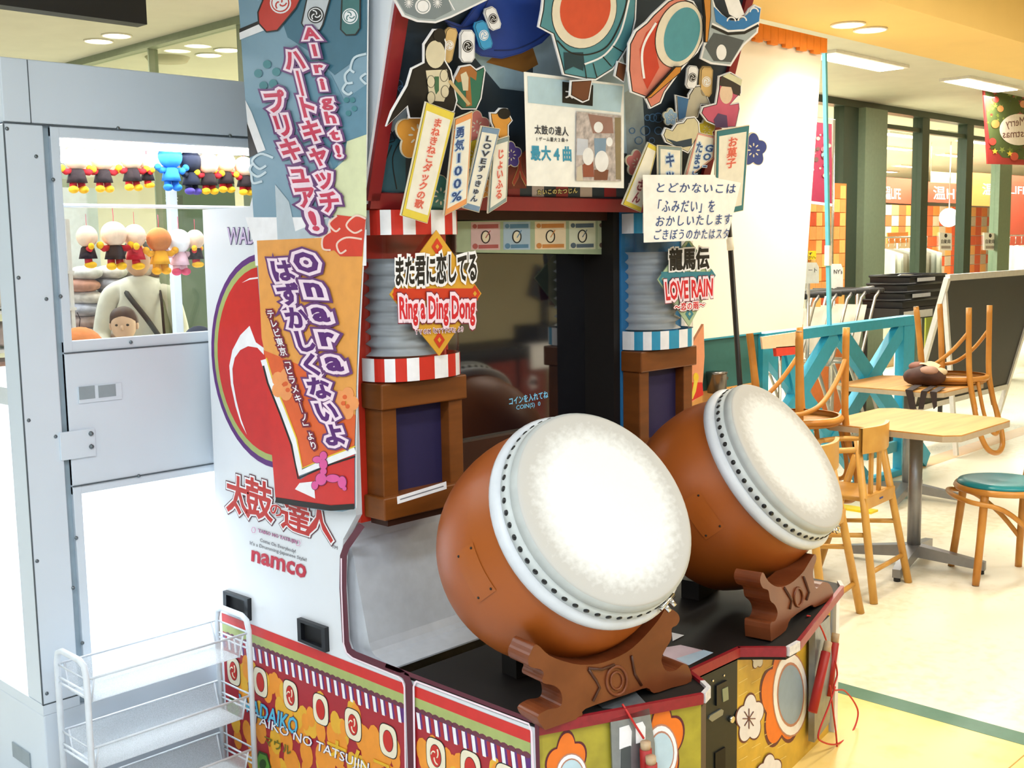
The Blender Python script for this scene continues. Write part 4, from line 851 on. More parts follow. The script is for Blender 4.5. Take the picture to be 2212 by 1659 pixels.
for q in k1((690, 810), (820, 750), (830, 910), (690, 970)): ink(b, S3, arc(q[0], q[1], 8.5, 0, 360, 16, 13)[:-1], robe, .0022); line(b, S3, arc(q[0], q[1], 8.5, 0, 360, 16, 13), 1, black, .0024)
line(b, S3, k1((870, 800), (1070, 1040)), 7, M('stick_tan', '#c4a878', .45), .0026)
b.build('costume_print', o)
o = board('maned_figure_board', S2, k1((880, 980), (920, 780), (980, 660), (1090, 640), (1150, 690), (1225, 655), (1240, 700), (1200, 980), (1150, 1090), (1000, 1090)), M('costume_green', '#2f6f58', .45), lw=3); b = B()
ink(b, S2, k1((930, 780), (990, 670), (1090, 655), (1150, 720), (1140, 800), (1080, 760), (1100, 1050), (1040, 1060), (1040, 800), (960, 820)), M('mane_brown', '#a86a34', .45), .0016); ink(b, S2, k1((985, 740), (1040, 710), (1065, 770), (1060, 900), (1010, 900)), robe, .002); b.build('costume_print', o)
o = board('small_figure_board', S3, k1((1290, 1220), (1280, 1120), (1340, 1120), (1380, 1075), (1460, 1080), (1490, 1160), (1510, 1200), (1470, 1250), (1470, 1350), (1400, 1440), (1340, 1330)), M('costume_amber', '#d8953c', .45), lw=2.5); b = B(); q = k1((1420, 1130))[0]; ink(b, S3, arc(q[0], q[1], 14, 0, 360, 18, 12)[:-1], cape, .0016); b.build('costume_print', o)
o = board('kimono_figure_board', S3, k2((1500, 1040), (1520, 980), (1640, 950), (1660, 820), (1670, 700), (1780, 660), (1880, 720), (1880, 860), (1840, 900), (1780, 960), (1860, 940), (1870, 1000), (1830, 1170), (1700, 1180), (1560, 1120)), M('kimono_rose', '#c85a74', .45), lw=2.5); b = B()
q = k2((1735, 860))[0]; ink(b, S3, arc(q[0], q[1], 14, 0, 360, 20, 22)[:-1], skin_, .0016); ink(b, S3, k2((1670, 780), (1690, 700), (1800, 690), (1870, 760), (1860, 880), (1800, 860), (1780, 800), (1690, 790)), M('hair_dark', '#3a322c', .45), .002)
ink(b, S3, k2((1700, 700), (1760, 670), (1880, 730), (1870, 790), (1800, 750)), M('flower_ivory', '#d8d4b0', .45), .0024); ink(b, S3, k2((1620, 1100), (1660, 1040), (1740, 1060), (1750, 1170), (1640, 1170)), M('obi_plum', '#5a4468', .45), .002); b.build('costume_print', o)
o = board('pale_figure_board', S2, k2((1390, 870), (1440, 790), (1500, 780), (1560, 870), (1600, 970), (1510, 960), (1480, 1080), (1380, 1100), (1290, 1120), (1270, 870), (1390, 900)), M('costume_bone', '#b8b09c', .45), lw=2.5); b = B(); ink(b, S2, k2((1285, 880), (1390, 910), (1360, 1080), (1300, 1100)), M('bag_blue', '#3a6c9c', .45), .0016); b.build('costume_print', o)
o = board('crouching_figure_board', S4, k2((1150, 1240), (1180, 1170), (1240, 1190), (1280, 1130), (1340, 1120), (1370, 1080), (1450, 1070), (1490, 1120), (1500, 1230), (1440, 1330), (1390, 1410), (1270, 1350), (1180, 1310)), M('costume_sand', '#cfc4a0', .45), lw=2.5); b = B(); ink(b, S4, k2((1180, 1270), (1280, 1300), (1420, 1270), (1420, 1340), (1300, 1360)), M('costume_navy', '#2a3c4c', .45), .0016); b.build('costume_print', o)
# the two big drum boards (plain drums)
dr1 = k2((10, 250), (40, 90), (60, -90), (920, -90), (910, 180), (860, 400), (760, 560), (700, 640), (540, 740), (430, 730), (240, 690), (205, 560), (140, 320))
tealb = M('coat_teal', '#4f8a94', .45)
o = board('teal_drum_board', S5, dr1, tealb, lw=3.5); b = B()
def ell(c, rx, ry, tilt, n=40): return [(c[0]+rx*math.cos(t)*math.cos(tilt)-ry*math.sin(t)*math.sin(tilt), c[1]+rx*math.cos(t)*math.sin(tilt)+ry*math.sin(t)*math.cos(tilt)) for t in [2*math.pi*k/n for k in range(n)]]
c = k2((430, 90))[0]
ink(b, S5, ell(c, 70, 85, .25), black, .0014); ink(b, S5, ell(c, 68.5, 83.5, .25), M('drum_bone', '#e6dac4', .45), .0018); ink(b, S5, ell((c[0]+2, c[1]-3), 54, 66, .25), M('drum_vermilion', '#d4502e', .45), .0022)
line(b, S5, smooth([(*p, 0) for p in k2((180, 370), (300, 480), (460, 500), (620, 440), (720, 300), (800, 100), (830, -60))], 6), 3, black, .0022); line(b, S5, smooth([(*p, 0) for p in k2((430, 590), (620, 500), (760, 300), (840, 0))], 6), 4, pwhite, .0022)
for a_, c_ in (((430, 590), (450, 720)), ((510, 580), (545, 710)), ((600, 520), (680, 610)), ((690, 420), (790, 480))): line(b, S5, k2(a_, c_), 2, black, .0024)
ink(b, S5, k2((240, 480), (420, 480), (430, 570), (420, 650), (330, 610), (250, 650)), M('coat_dark', '#1d3a44', .45), .002); b.build('drum_print', o)
dr2 = k2((840, 400), (900, 280), (1000, 200), (1060, 130), (1200, 0), (1300, -40), (1440, 10), (1520, 150), (1530, 380), (1480, 480), (1400, 560), (1330, 640), (1180, 850), (1140, 950), (1040, 1000), (990, 900), (860, 850), (830, 640))
o = board('pink_drum_board', S6, dr2, M('coat_pink', '#d8806c', .45), lw=3.5); b = B()
c = k2((1300, 315))[0]
ink(b, S6, k2((960, 700), (940, 450), (1000, 300), (1120, 180), (1080, 420), (1120, 620), (1010, 820)), M('coat_red', '#c8402a', .45), .0014); line(b, S6, smooth([(*p, 0) for p in k2((980, 720), (960, 520), (990, 380), (1090, 210))], 6), 5, pwhite, .0018)
ink(b, S6, ell(c, 50, 74, .28), black, .002); ink(b, S6, ell(c, 48.5, 72.5, .28), M('drum_bone', '#e6dac4'), .0024); ink(b, S6, ell((c[0]+6, c[1]), 37, 60, .28), M('drum_aqua', '#4f94a0', .45), .0028); b.build('drum_print', o)
for pts in (((1000, 905), (1040, 860), (1270, 610), (1330, 610), (1320, 670), (1050, 900)), ((1520, -60), (1600, -60), (1600, 150), (1570, 390), (1540, 390), (1540, 160))):
    board('stick_board', S6.off(.012), k2(*pts), M('stick_ochre', '#c8822e', .45), lw=1.5, edge=black)
for pts, S in ((((310, 740), (510, 730), (480, 920), (420, 945), (300, 880)), S5), (((1010, 900), (1180, 850), (1140, 950), (1030, 1000)), S5), (((710, 700), (740, 560), (830, 590), (800, 760)), S5)): 
    board('clog_board', S.off(.008), k2(*pts), M('clog_brown', '#6b3d22', .45), lw=3)
# plum blossoms and song tags
def blossom(S, c, r, m, name='blossom_board'):
    pts = []
    for k in range(60):
        t = 2*math.pi*k/60; q = r*(.72+.28*abs(math.cos(2.5*(t+.3)))); pts.append((c[0]+q*math.cos(t)*.82, c[1]+q*math.sin(t)))
    o = board(name, S, pts, m, edge=cream, lw=1.6, inner=m); b = B()
    for k in range(8): q = k*.785; ink(b, S, ell((c[0]+r*.32*math.cos(q)*.82, c[1]+r*.32*math.sin(q)), r*.10, r*.04, q, 8), cream, .002)
    b.build('petal_print', o)
blossom(S2, k3b((560, 420))[0], 58, M('plum_orange', '#e8a040', .45)); blossom(S2, k3b((790, 1030))[0], 46, M('plum_teal', '#4a8a80', .45)); blossom(S1, k3b((1150, 340))[0], 36, M('plum_pink', '#e08880', .45)); blossom(S1, k3b((1130, 620))[0], 34, M('plum_yellow', '#e8d040', .45)); blossom(S2, k3b((1490, 620))[0], 30, M('plum_purple', '#5a4a90', .45)); blossom(S1, k3b((1250, 960))[0], 22, M('plum_orange', '#e8a040'))
blossom(S2, k4b((1050, 850))[0], 30, M('plum_pink', '#e08880')); blossom(S2, k4b((2010, 740))[0], 38, M('plum_blue', '#3c4a90', .45)); blossom(S2, k4b((1625, 570))[0], 24, M('plum_yellow', '#e8d040')); blossom(S2, k4b((1330, 470))[0], 20, M('curl_pale', '#9cb8d0', .45))
tagp = M('tag_paper', '#ece6d6', .5)
def tag_board(S, pts, frame, txt, p0, p1, w_, col, halo, fill=1.0, two=None):
    o = board('song_tag', S, pts, frame, edge=cream, lw=1.6); b = B(); cx = sum(p[0] for p in pts)/4; cy_ = sum(p[1] for p in pts)/4
    ink(b, S, [(cx+(p[0]-cx)*.82, cy_+(p[1]-cy_)*.86) for p in pts], tagp, .0016)
    chars(b, S, txt, p0, p1, w_, [(halo, .10), (col, .028)], .0022, fill)
    if two: chars(b, S, two[0], two[1], two[2], w_, [(halo, .10), (col, .028)], .0022, fill)
    b.build('tag_lettering', o)
coral = M('ink_coral', '#d8604a', .45); hpe = M('halo_peach', '#f2cfc0', .45); ib = M('ink_blue', '#2a4a80', .45); hb = M('halo_blue', '#b8cce0', .45); ink_d = M('ink_dark', '#33343c', .45); hg = M('halo_grey', '#b8c0cc', .45)
tag_board(S4.off(.02), k3b((645, 90), (935, 200), (660, 1305), (395, 1225)), M('tag_yellow', '#e4cc4a', .45), 'まねきねこダックの歌', k3b((765, 255))[0], k3b((560, 1150))[0], (19, 3), coral, hpe)
tag_board(S4.off(.01), k3b((930, 260), (1112, 185), (1055, 1110), (825, 1230)), M('tag_orange', '#e89a5c', .45), '勇気100%', k3b((985, 330))[0], k3b((940, 1095))[0], (20, -4), ib, hb, .9)
tag_board(S4, k3b((1200, 330), (1385, 360), (1175, 1195), (1010, 1150)), M('tag_blue', '#7a94b0', .45), 'LOVEずっきゅん', k3b((1275, 420))[0], k3b((1110, 1090))[0], (15, 2), ink_d, hg, .9)
tag_board(S4.off(-.01), k3b((1310, 480), (1475, 430), (1450, 1085), (1262, 1205)), M('tag_slate', '#8a9a98', .45), 'じょいふる', k3b((1385, 560))[0], k3b((1365, 1060))[0], (15, -3), coral, hpe)
tag_board(S4, k4b((1145, 675), (1225, 715), (1085, 1255), (930, 1190)), M('tag_yellow', '#e4cc4a'), 'さん', k4b((1090, 980))[0], k4b((1030, 1180))[0], (16, 3), M('ink_wine', '#8a3a44', .45), hpe)
tag_board(S4.off(.01), k4b((1225, 700), (1425, 715), (1420, 1120), (1225, 1110)), M('tag_slate', '#8a9a98'), 'キッ', k4b((1320, 760))[0], k4b((1320, 1010))[0], (21, 1), ib, hb)
tag_board(S4, k4b((1545, 590), (1700, 625), (1690, 800), (1430, 1010)), M('tag_pink', '#e0a090', .45), 'たまご', k4b((1570, 670))[0], k4b((1520, 960))[0], (15, 1), ib, hb, 1.0, ('GO-', k4b((1650, 690))[0], k4b((1600, 900))[0]))
tag_board(S4.off(.02), k4b((1705, 580), (1980, 535), (1930, 1240), (1690, 1290)), M('tag_teal', '#3a7880', .45), 'お菓子', k4b((1840, 630))[0], k4b((1820, 890))[0], (21, -3), coral, hpe)
# taped papers: separate things
def sheet(name, S, pts, label, bow=.0):
    b = B(); q = [pts[0], pts[1], pts[2], pts[3]]
    def fn(u, v): p = S(quadpt(q, u, v)); return p + S.n*(bow*math.sin(math.pi*u)*(.3+.7*v))
    b.grid(fn, 12, 8, M('paper_white', '#f0f0f2', .7)); o = b.build(name); return tag(o, label, 'notice')
SPp = SG.off(.085)
po = sheet('paper_notice', SPp, k4b((120, 95), (945, 200), (945, 1055), (145, 1035)), 'printed paper notice with a photo taped over the sign, title in black and blue', 0.0)
b = B(); ink(b, SPp, k4b((150, 130), (935, 215), (915, 430), (155, 350)), M('band_blue', '#b4cfdc', .6), .0008); ink(b, SPp, k4b((435, 175), (690, 205), (685, 378), (435, 350)), black, .0012)
word(b, SPp, '太', k4b((460, 230), (560, 240), (560, 320), (460, 310)), [(pwhite, .02)], .0016)
row(b, SPp, '太鼓の達人', k4b((205, 570))[0], k4b((487, 590))[0], (1, 21), [(ink_d, .018)], .0012); row(b, SPp, '1ゲーム最大2曲→', k4b((210, 648))[0], k4b((487, 658))[0], (0, 10), [(ink_d, .01)], .0012, .9)
row(b, SPp, '最大4曲', k4b((172, 765))[0], k4b((518, 775))[0], (1, 34), [(M('ink_cyan', '#3a94b4', .6), .03)], .0012, .95)
# the photo printed on the notice: simple shapes of a cabinet with two drums
PH = lambda *p: k4b(*p)
ink(b, SPp, PH((545, 420), (915, 455), (915, 995), (540, 990)), M('photo_haze', '#b8aca8', .6, var=.35, scale=60), .0012)
for pts, c in ((((550, 640), (640, 650), (640, 780), (545, 780)), '#c8ccd8'), (((690, 640), (790, 640), (780, 880), (700, 880)), '#7f98b0'), (((640, 440), (840, 470), (850, 600), (680, 600)), '#9a7468'), (((860, 470), (910, 470), (910, 980), (870, 980)), '#8a7a5c'), (((595, 860), (680, 800), (690, 960), (600, 960)), '#94503a'), (((690, 900), (810, 900), (800, 985), (690, 985)), '#7a4a34'), (((550, 880), (590, 860), (600, 990), (545, 990)), '#d0c4b0')):
    ink(b, SPp, PH(*pts), M('photo_'+c[1:], c, .6), .0016)
for q, rx, ry in (((752, 830), 15, 23), ((640, 790), 12, 19), ((725, 550), 10, 12), ((815, 670), 7, 10)): c = k4b(q)[0]; ink(b, SPp, arc(c[0], c[1], rx, 0, 360, 22, ry)[:-1], M('photo_white', '#ecebec', .6), .002)
b.build('notice_print', po)
SN = PY(2.17)
nq = k4b((1100, 945), (1925, 945), (1795, 1475), (1108, 1503))
no = sheet('handwritten_note', SN, nq, 'white handwritten japanese note taped on the right side of the machine', .012)
b = B(); pen = M('pen_blue', '#2f4a86', .6)
def SNb(q, lift=0):
    p = SN(q); u = (q[0]-1390)/210; v = (q[1]-380)/140; return p + SN.n*(.012*math.sin(math.pi*min(max(u, 0), 1))*(.3+.7*min(max(v, 0), 1))+.0015+lift)
SNb.n = SN.n
for txt, a, c, h in (('とどかないこは', (1190, 1050), (1870, 1060), 24), ('「ふみだい」を', (1170, 1205), (1690, 1205), 30), ('おかしいたします', (1190, 1330), (1830, 1310), 26), ('ごきぼうのかたはスタ', (1175, 1440), (1805, 1430), 25)):
    b = B(); row(b, SNb, txt, k4b(a)[0], k4b(c)[0], (-4, h), [(pen, .006)], 0, .92); b.build('handwriting', no)['kind'] = 'stuff'

# --- drums
skin = M('drum_skin', '#d8d8d6', .6, var=.05, scale=7, bump=.05); skinr = M('skin_side', '#b4b8b6', .6, var=.08, scale=20); ring = M('skin_ring', '#d2d6dc', .4, var=.05, scale=20)
body = M('drum_orange', '#a05219', .42, var=.06, scale=3, coat=.0); tackm = M('tack_black', '#141414', .35)
def skin_mat():
    m = skin; nt = m.node_tree
    return m
nt_ = skin.node_tree; at_ = nt_.nodes.new('ShaderNodeAttribute'); at_.attribute_name = 'rub'; nz_ = nt_.nodes.new('ShaderNodeTexNoise'); nz_.inputs['Scale'].default_value = 28; nz_.inputs['Detail'].default_value = 5
ma_ = nt_.nodes.new('ShaderNodeMath'); ma_.operation = 'MULTIPLY_ADD'; ma_.inputs[1].default_value = .28; rp_ = nt_.nodes.new('ShaderNodeValToRGB')
nt_.links.new(nz_.outputs['Fac'], ma_.inputs[0]); nt_.links.new(at_.outputs['Fac'], ma_.inputs[2]); nt_.links.new(ma_.outputs[0], rp_.inputs[0])
rp_.color_ramp.elements[0].position = .78; rp_.color_ramp.elements[0].color = (*lin('#e4e4e2'), 1); rp_.color_ramp.elements[1].position = 1.0; rp_.color_ramp.elements[1].color = (*lin('#bcb9b4'), 1)
nt_.links.new(rp_.outputs[0], nt_.nodes['Principled BSDF'].inputs['Base Color'])
def drum(c, az, el, label):
    n = Vector((math.cos(el)*math.cos(az), math.cos(el)*math.sin(az), math.sin(el))); c = Vector(c); R = .25
    prof = [(R*1.03, -.10), (R*1.115, -.17), (R*1.14, -.235), (R*1.12, -.30), (R*1.05, -.36), (R*.93, -.41), (R*.72, -.425), (0, -.428)]
    pr2 = smooth([(a, z, 0) for a, z in [(R*.985, -.062)]+prof], 4)
    d = B().lathe([(p.x, p.y) for p in pr2], body, 72, c, n, cap=False).build('drum', mach)
    d['label'] = label
    B().lathe([(R*1.0, -.055), (R*1.055, -.06), (R*1.085, -.072), (R*1.075, -.086), (R*1.02, -.094)], ring, 72, c, n, cap=False).build('rolled_hoop', d)
    B().lathe([(R*.985, -.028), (R*1.012, -.03), (R*1.022, -.055), (R*.99, -.058)], M('tack_band', '#c8cdcc', .5), 72, c, n, cap=False).build('tack_band', d)
    B().lathe([(R*.965, -.003), (R*.99, -.008), (R*1.0, -.018), (R*.985, -.03)], skinr, 72, c, n, cap=False).build('skin_edge', d)
    hb_ = B().lathe([(R*.968*math.sin(math.pi/2*k/16), .002-.006*(k/16)**8) for k in range(17)], skin, 72, c, n, cap=False).build('drum_head', d)
    at = hb_.data.attributes.new('rub', 'FLOAT', 'POINT')
    for i_, v_ in enumerate(hb_.data.vertices): at.data[i_].value = (v_.co-c).length/R
    u = n.cross(Vector((0, 0, 1))).normalized(); v = u.cross(n)
    tm = None
    for k in range(54):
        a = 2*math.pi*(k+.5)/54; r_ = (u*math.cos(a)+v*math.sin(a)); p = c-n*.043+r_*R*1.017
        if tm is None:
            o = B().lathe([(.0072, -.001), (.0066, .002), (0, .003)], tackm, 10, (0, 0, 0), (0, 0, 1), cap=False).build('tack', d); tm = o.data
        else:
            o = bpy.data.objects.new('tack', tm); COL.objects.link(o); o.parent = d
        o.matrix_parent_inverse = Matrix.Identity(4)
        o.matrix_world = Matrix.Translation(p) @ r_.to_track_quat('Z', 'Y').to_matrix().to_4x4()
    # clamp screw at the lower edge
    a = math.radians(248); r_ = u*math.cos(a)+v*math.sin(a); t_ = -u*math.sin(a)+v*math.cos(a); p = c-n*.045+r_*R*1.04
    B().tube([p-t_*.03, p+t_*.03], .006, CHR).tube([p+t_*.012, p+t_*.012+r_*.02], .006, CHR).tube([p-t_*.012, p-t_*.012+r_*.02], .006, CHR).build('clamp_screw', d)
    return d, c, n, u, v
R_ = math.radians
d1 = drum((2.028, 1.680, .975), R_(-98.1), R_(33.5), 'orange drum with white head on the left of the machine')
d2 = drum((2.942, 1.749, .960), R_(-81.3), R_(36.0), 'orange drum with white head on the right of the machine')
# service plates on the shells
for (d, c, n, u, v), aa, nm in ((d1, -.34, 0), (d2, -.34, 1)):
    b = B(); R = .25
    def shell(a, s): return c-n*s+(u*math.cos(a)+v*math.sin(a))*R*(1.03+.115*math.sin(math.pi*min(max((s-.09)/.30, 0), 1))*1.0+.006)
    b.grid(lambda i, j: shell(aa+.44*i, .165+.07*j), 8, 4, M('plate_orange', '#a3551b', .4, var=.05, scale=4, coat=.0)); pl0 = b.build('service_plate', d)
    for i, j in ((.08, .14), (.92, .14), (.08, .86), (.92, .86)): B().ball(shell(aa+.44*i, .165+.07*j), .0032, black, 8, 6).build('screw', pl0)
# carved cradles
crad = wood('cradle_wood', '#7a4022', '#6a341a', .35, (4, 4, 4))
def cradle(base0, base1, pts, thick, name='drum_cradle', rel=None):
    p0 = PZ(.495)(base0); p1 = PZ(.495)(base1); d = (p1-p0).normalized(); S = Pl(p0, (d.y, -d.x, 0))
    pp = smooth([(*p, 0) for p in pts+[pts[0]]], 3)[:-1]
    v = [S((p.x, p.y)) for p in pp]
    for q in v: q.z = max(q.z, .493)
    o = B().prism(v, -S.n*thick, crad).build(name, mach, .004)
    return o, S
cp = [k3(p)[0] for p in [(482, 1300), (412, 1190), (500, 1120), (600, 1100), (632, 1050), (620, 960), (560, 905), (470, 885), (455, 850), (470, 800), (440, 760), (350, 740), (330, 680), (350, 620), (405, 540), (520, 640), (700, 705), (850, 722), (1000, 700), (1200, 612), (1350, 482), (1480, 330), (1545, 225), (1575, 215), (1650, 262), (1672, 320), (1645, 372), (1602, 400), (1598, 490), (1545, 585), (1512, 660), (1520, 720), (1560, 778), (1640, 768), (1700, 718), (1748, 735), (1775, 868), (1600, 925), (1445, 972), (1380, 925), (1200, 985), (840, 1110), (805, 1180), (650, 1240)]]
o, S = cradle((1177, 1578), (1492, 1473), cp, .075)
b = B(); em_ = M('carve_dark', '#4a2410', .4)
for pts in (((860, 760), (930, 860), (960, 920), (900, 1040)), ((1240, 640), (1270, 800), (1330, 900)), ((860, 750), (980, 760), (1090, 720))): b.tube([S(q, .002) for q in k3(*pts)], .0035, em_, 6)
c = k3((1110, 860))[0]
b.tube([S(q, .002) for q in arc(c[0], c[1], 22, 0, 345, 20, 31)], .004, crad, 6, True); b.tube([S(q, .002) for q in arc(c[0], c[1], 13, 0, 345, 16, 19)], .003, crad, 6, True); b.build('carved_crest', o)
cp = [k4(p)[0] for p in [(850, 712), (845, 580), (880, 560), (900, 500), (880, 440), (845, 405), (830, 330), (790, 312), (768, 255), (790, 195), (830, 262), (900, 305), (990, 282), (1080, 205), (1130, 130), (1175, 60), (1190, 95), (1165, 180), (1172, 270), (1192, 318), (1235, 270), (1290, 285), (1312, 380), (1180, 455), (1150, 440), (1000, 540), (960, 630)]]
o, S = cradle((1667, 1386), (1799, 1290), cp, .075)
b = B(); 
for pts in (((945, 310), (1000, 400), (985, 470)), ((1090, 230), (1130, 340), (1110, 400))): b.tube([S(q, .002) for q in k4(*pts)], .004, em_, 6)
c = k4((1050, 380))[0]; b.tube([S(q, .002) for q in arc(c[0], c[1], 9, 0, 345, 18, 20)], .004, crad, 6, True); b.build('carved_crest', o)
# rear cradles under the shells
for x, y, a in ((2.075, 1.98, -.14), (2.90, 2.03, .14)):
    B().box((x-.07, y-.03, .493), (x+.07, y+.03, .55), M('deck_black', '#120d0b'), Matrix.Rotation(a, 3, 'Z')).build('rear_cradle', mach)
# stickers on the deck
S = PZ(.4935); b = B(); ink(b, S, [(1431, 1410), (1440, 1398), (1470, 1393), (1500, 1400), (1541, 1410), (1488, 1437), (1437, 1428)], M('sticker_pink', '#d8c0cc', .5), 0); ink(b, S, [(1460, 1423), (1520, 1404), (1541, 1410), (1488, 1437)], M('sticker_pale', '#bcd4e8', .5), .0005); ink(b, S, [(1451, 1366), (1478, 1372), (1453, 1385)], pwhite, 0); b.build('deck_sticker', deck)
# stick holders, drumsticks and cords
mt_ = M('holder_steel', '#8d9296', .35, .7, var=.1, scale=40); rc = M('cord_red', '#c02824', .5); wtip = wood('stick_wood', '#c8ae88', '#b8987a', .5); rsl = M('sleeve_red', '#a8221e', .5)
h1 = B().prism([SA(p, .006) for p in k3((1040, 1190), (1380, 1090), (1430, 1400), (1440, 1660), (1060, 1700))], SA.n*.006, mt_).build('stick_holder', mach)
B().prism([SA(k3((1040, 1190))[0], .006), SA(k3((1380, 1090))[0], .006), SA(k3((1380, 1090))[0], .006)-SA.n*.07+Vector((0, 0, .012)), SA(k3((1040, 1190))[0], .006)-SA.n*.07+Vector((0, 0, .012))], (0, 0, .006), mt_).build('holder_lip', h1)
for pts in (((1115, 1260), (1200, 1235), (1225, 1290), (1220, 1420), (1115, 1450)), ((1258, 1225), (1320, 1205), (1345, 1250), (1345, 1380), (1262, 1400))):
    b = B(); b.prism([SA(p, .0135) for p in k3(*pts)], -SA.n*.001, pwhite).build('holder_label', h1)
B().prism([SA(p, .0135) for p in k3((1135, 1440), (1215, 1415), (1220, 1659), (1130, 1659))], -SA.n*.001, M('slot_dark', '#4a5050', .4)).build('holder_slot', h1)
h2 = B().prism([SB(p, .012) for p in k4((1105, 620), (1215, 520), (1235, 900), (1215, 1300), (1100, 1450))], SB.n*.02, mt_).build('stick_holder', mach)
B().prism([SB(k4((1105, 620))[0], .032), SB(k4((1215, 520))[0], .032), SB(k4((1215, 520))[0], .0)-SB.n*.05+Vector((0, 0, .01)), SB(k4((1105, 620))[0], .0)-SB.n*.05+Vector((0, 0, .01))], (0, 0, .006), mt_).build('holder_lip', h2)
def stick(a, c, label):
    a = Vector(a); c = Vector(c); d = c-a
    t = empty('drumstick', c, label, 'drumstick', 'drumsticks in the holders')
    B().tube([a, a+d*.16], .0125, wtip, 12).build('wooden_tip', t); B().tube([a+d*.15, c], [.0145, .0145], rsl, 12).build('grip_sleeve', t)
stick(SA(k3((1315, 1360))[0], .03), SA(k3((1330, 1760))[0], .028), 'drumstick in the left holder, upper of the two tips')
stick(SA(k3((1315, 1450))[0], .055), SA(k3((1345, 1850))[0], .05), 'drumstick in the left holder, lower of the two tips')
SBo = SB.off(.05)
stick(SBo(k4((1278, 715))[0]), SBo(k4((1160, 1240))[0]), 'red-sleeved drumstick in the right holder, nearest')
SBi = SB.off(.028)
stick(SBi(k4((1335, 650))[0]), SBi(k4((1270, 1120))[0]), 'red-sleeved drumstick in the right holder, behind the first')
def cord(S, pts, lifts, label):
    P = [S(q, l) for q, l in zip(pts, lifts)]; t = B().tube(smooth(P, 6), .0028, rc, 6).build('red_cord'); return tag(t, label, 'cord')
cord(SA, k3((1165, 1070), (1190, 1140), (1240, 1230), (1300, 1330)), (.0, .02, .025, .03), 'red cord over the left stick holder')
cord(SB.off(.06), k4((1120, 520), (1180, 540), (1230, 620), (1262, 700)), [0]*20, 'red cord over the right stick holder')
cord(SB.off(.06), k4((1330, 860), (1345, 960), (1320, 1070), (1400, 1080), (1480, 1180), (1500, 1270), (1450, 1400), (1340, 1480), (1230, 1460), (1205, 1400), (1280, 1200), (1330, 1050)), [0]*20, 'long red cord looping off the right corner')
cord(SB.off(.06), k4((1290, 1040), (1310, 1200), (1340, 1440), (1350, 1659)), [0]*20, 'red cord hanging straight down the right corner')
# edge of the right banner past the column
S = PY(2.33)
b = B().prism([S(q) for q in [(1497, 740), (1520, 700), (1522, 770), (1519, 815), (1516, 850), (1495, 870), (1490, 870)]], (0, .01, 0), M('edge_salmon', '#e89a70', .45)).build('banner_edge', mach)
t = B(); ink(t, S, [(1492, 826), (1517, 826), (1519, 853), (1494, 866)], red, .0006); ink(t, S, arc(1503, 815, 6, 0, 360, 14, 10)[:-1], yel, .001); ink(t, S, [(1499, 822), (1507, 822), (1503, 845), (1496, 862), (1492, 862)], M('tag_yellow', '#e4cc4a'), .001); t.build('edge_print', b)
c = S35((1526, 846)); B().lathe([(.05, 0), (.055, .10), (.058, .11), (.0, .11)], M('pot_steel', '#7a7470', .25, .9), 20, (c.x, c.y-.065, c.z)).box((c.x+.04, c.y-.07, c.z+.06), (c.x+.10, c.y-.05, c.z+.075), M('pot_steel', '#7a7470')).build('metal_pot', pw)  # pot with a side handle; its fixing to the partition is made up
# ------------------------------------------------------------------ claw machine
cw = M('claw_paint', '#d0dbe6', .35, var=.02, scale=5); cwi = M('claw_inside', '#f4f6f8', .5, var=.02); seam = M('seam_dark', '#4c565e', .5)
CX0, CX1, CY0, CY1, CZ = 1.28, 2.27, 3.10, 4.0, 2.092
claw = empty('claw_machine', (1.78, 3.55, 0), 'pale blue-white claw machine full of hanging plush dolls', 'claw machine')
SC = PY(CY0)
B().box((CX0, CY0, 1.925), (CX1, CY1, CZ), cw).build('header_box', claw, .004)
B().box((CX0, CY0, .33), (CX0+.105, CY0+.10, 1.922), cw).build('corner_post', claw, .004)
B().box((CX0+.105, CY0+.015, .30), (CX0+.125, CY0+.09, 1.922), M('claw_groove', '#93a6b4', .4)).build('post_groove', claw)
B().box((CX0, CY1-.08, .33), (CX0+.08, CY1, 1.922), cw).build('corner_post', claw)
B().box((CX1-.08, CY0, .30), (CX1, CY0+.08, 1.922), cw).build('corner_post', claw); B().box((CX1-.03, CY1-.03, .30), (CX1, CY1, 1.922), cw).build('corner_post', claw)
xw = CX0+.125
for z0, z1, nm in ((1.893, 1.922, 'window_rail'), (1.305, 1.337, 'window_rail'), (.905, .93, 'window_rail')): B().box((xw, CY0+.004, z0), (CX1-.08, CY0+.03, z1), cw).build(nm, claw, .002)
B().box((xw, CY0+.0025, .30), (xw+.025, CY0+.0285, 1.9205), cw).build('window_stile', claw, .002)
mp = B().box((xw, CY0+.002, .93), (CX1-.08, CY0+.04, 1.305), cw).build('middle_panel', claw, .003)
B().box((CX0, CY0, .0), (CX1, CY1, .30), cw).build('base_box', claw, .004); B().box((CX0-.0, CY0, .30), (CX0+.105, CY1, .33), cw).build('base_ledge', claw)
b = B()
for a, c in (((CX0, 1.923), (CX1, 1.923)), ((xw, 1.305), (CX1, 1.305)), ((xw, .93), (CX1, .93))): b.box((a[0], CY0-.001, a[1]-.0016), (c[0], CY0+.005, a[1]+.0016), seam)
b.box((CX0+.072, CY0-.001, 1.925), (CX0+.0745, CY0+.004, 2.09), seam); b.box((CX0-.0015, CY0-.001, .33), (CX0+.0015, CY0+.003, 1.92), seam); b.box((CX0, CY0-.001, .329), (CX0+.105, CY0+.003, .332), seam); b.build('seams', claw)
cg = glass('claw_glass', (.97, .985, .99), .02)
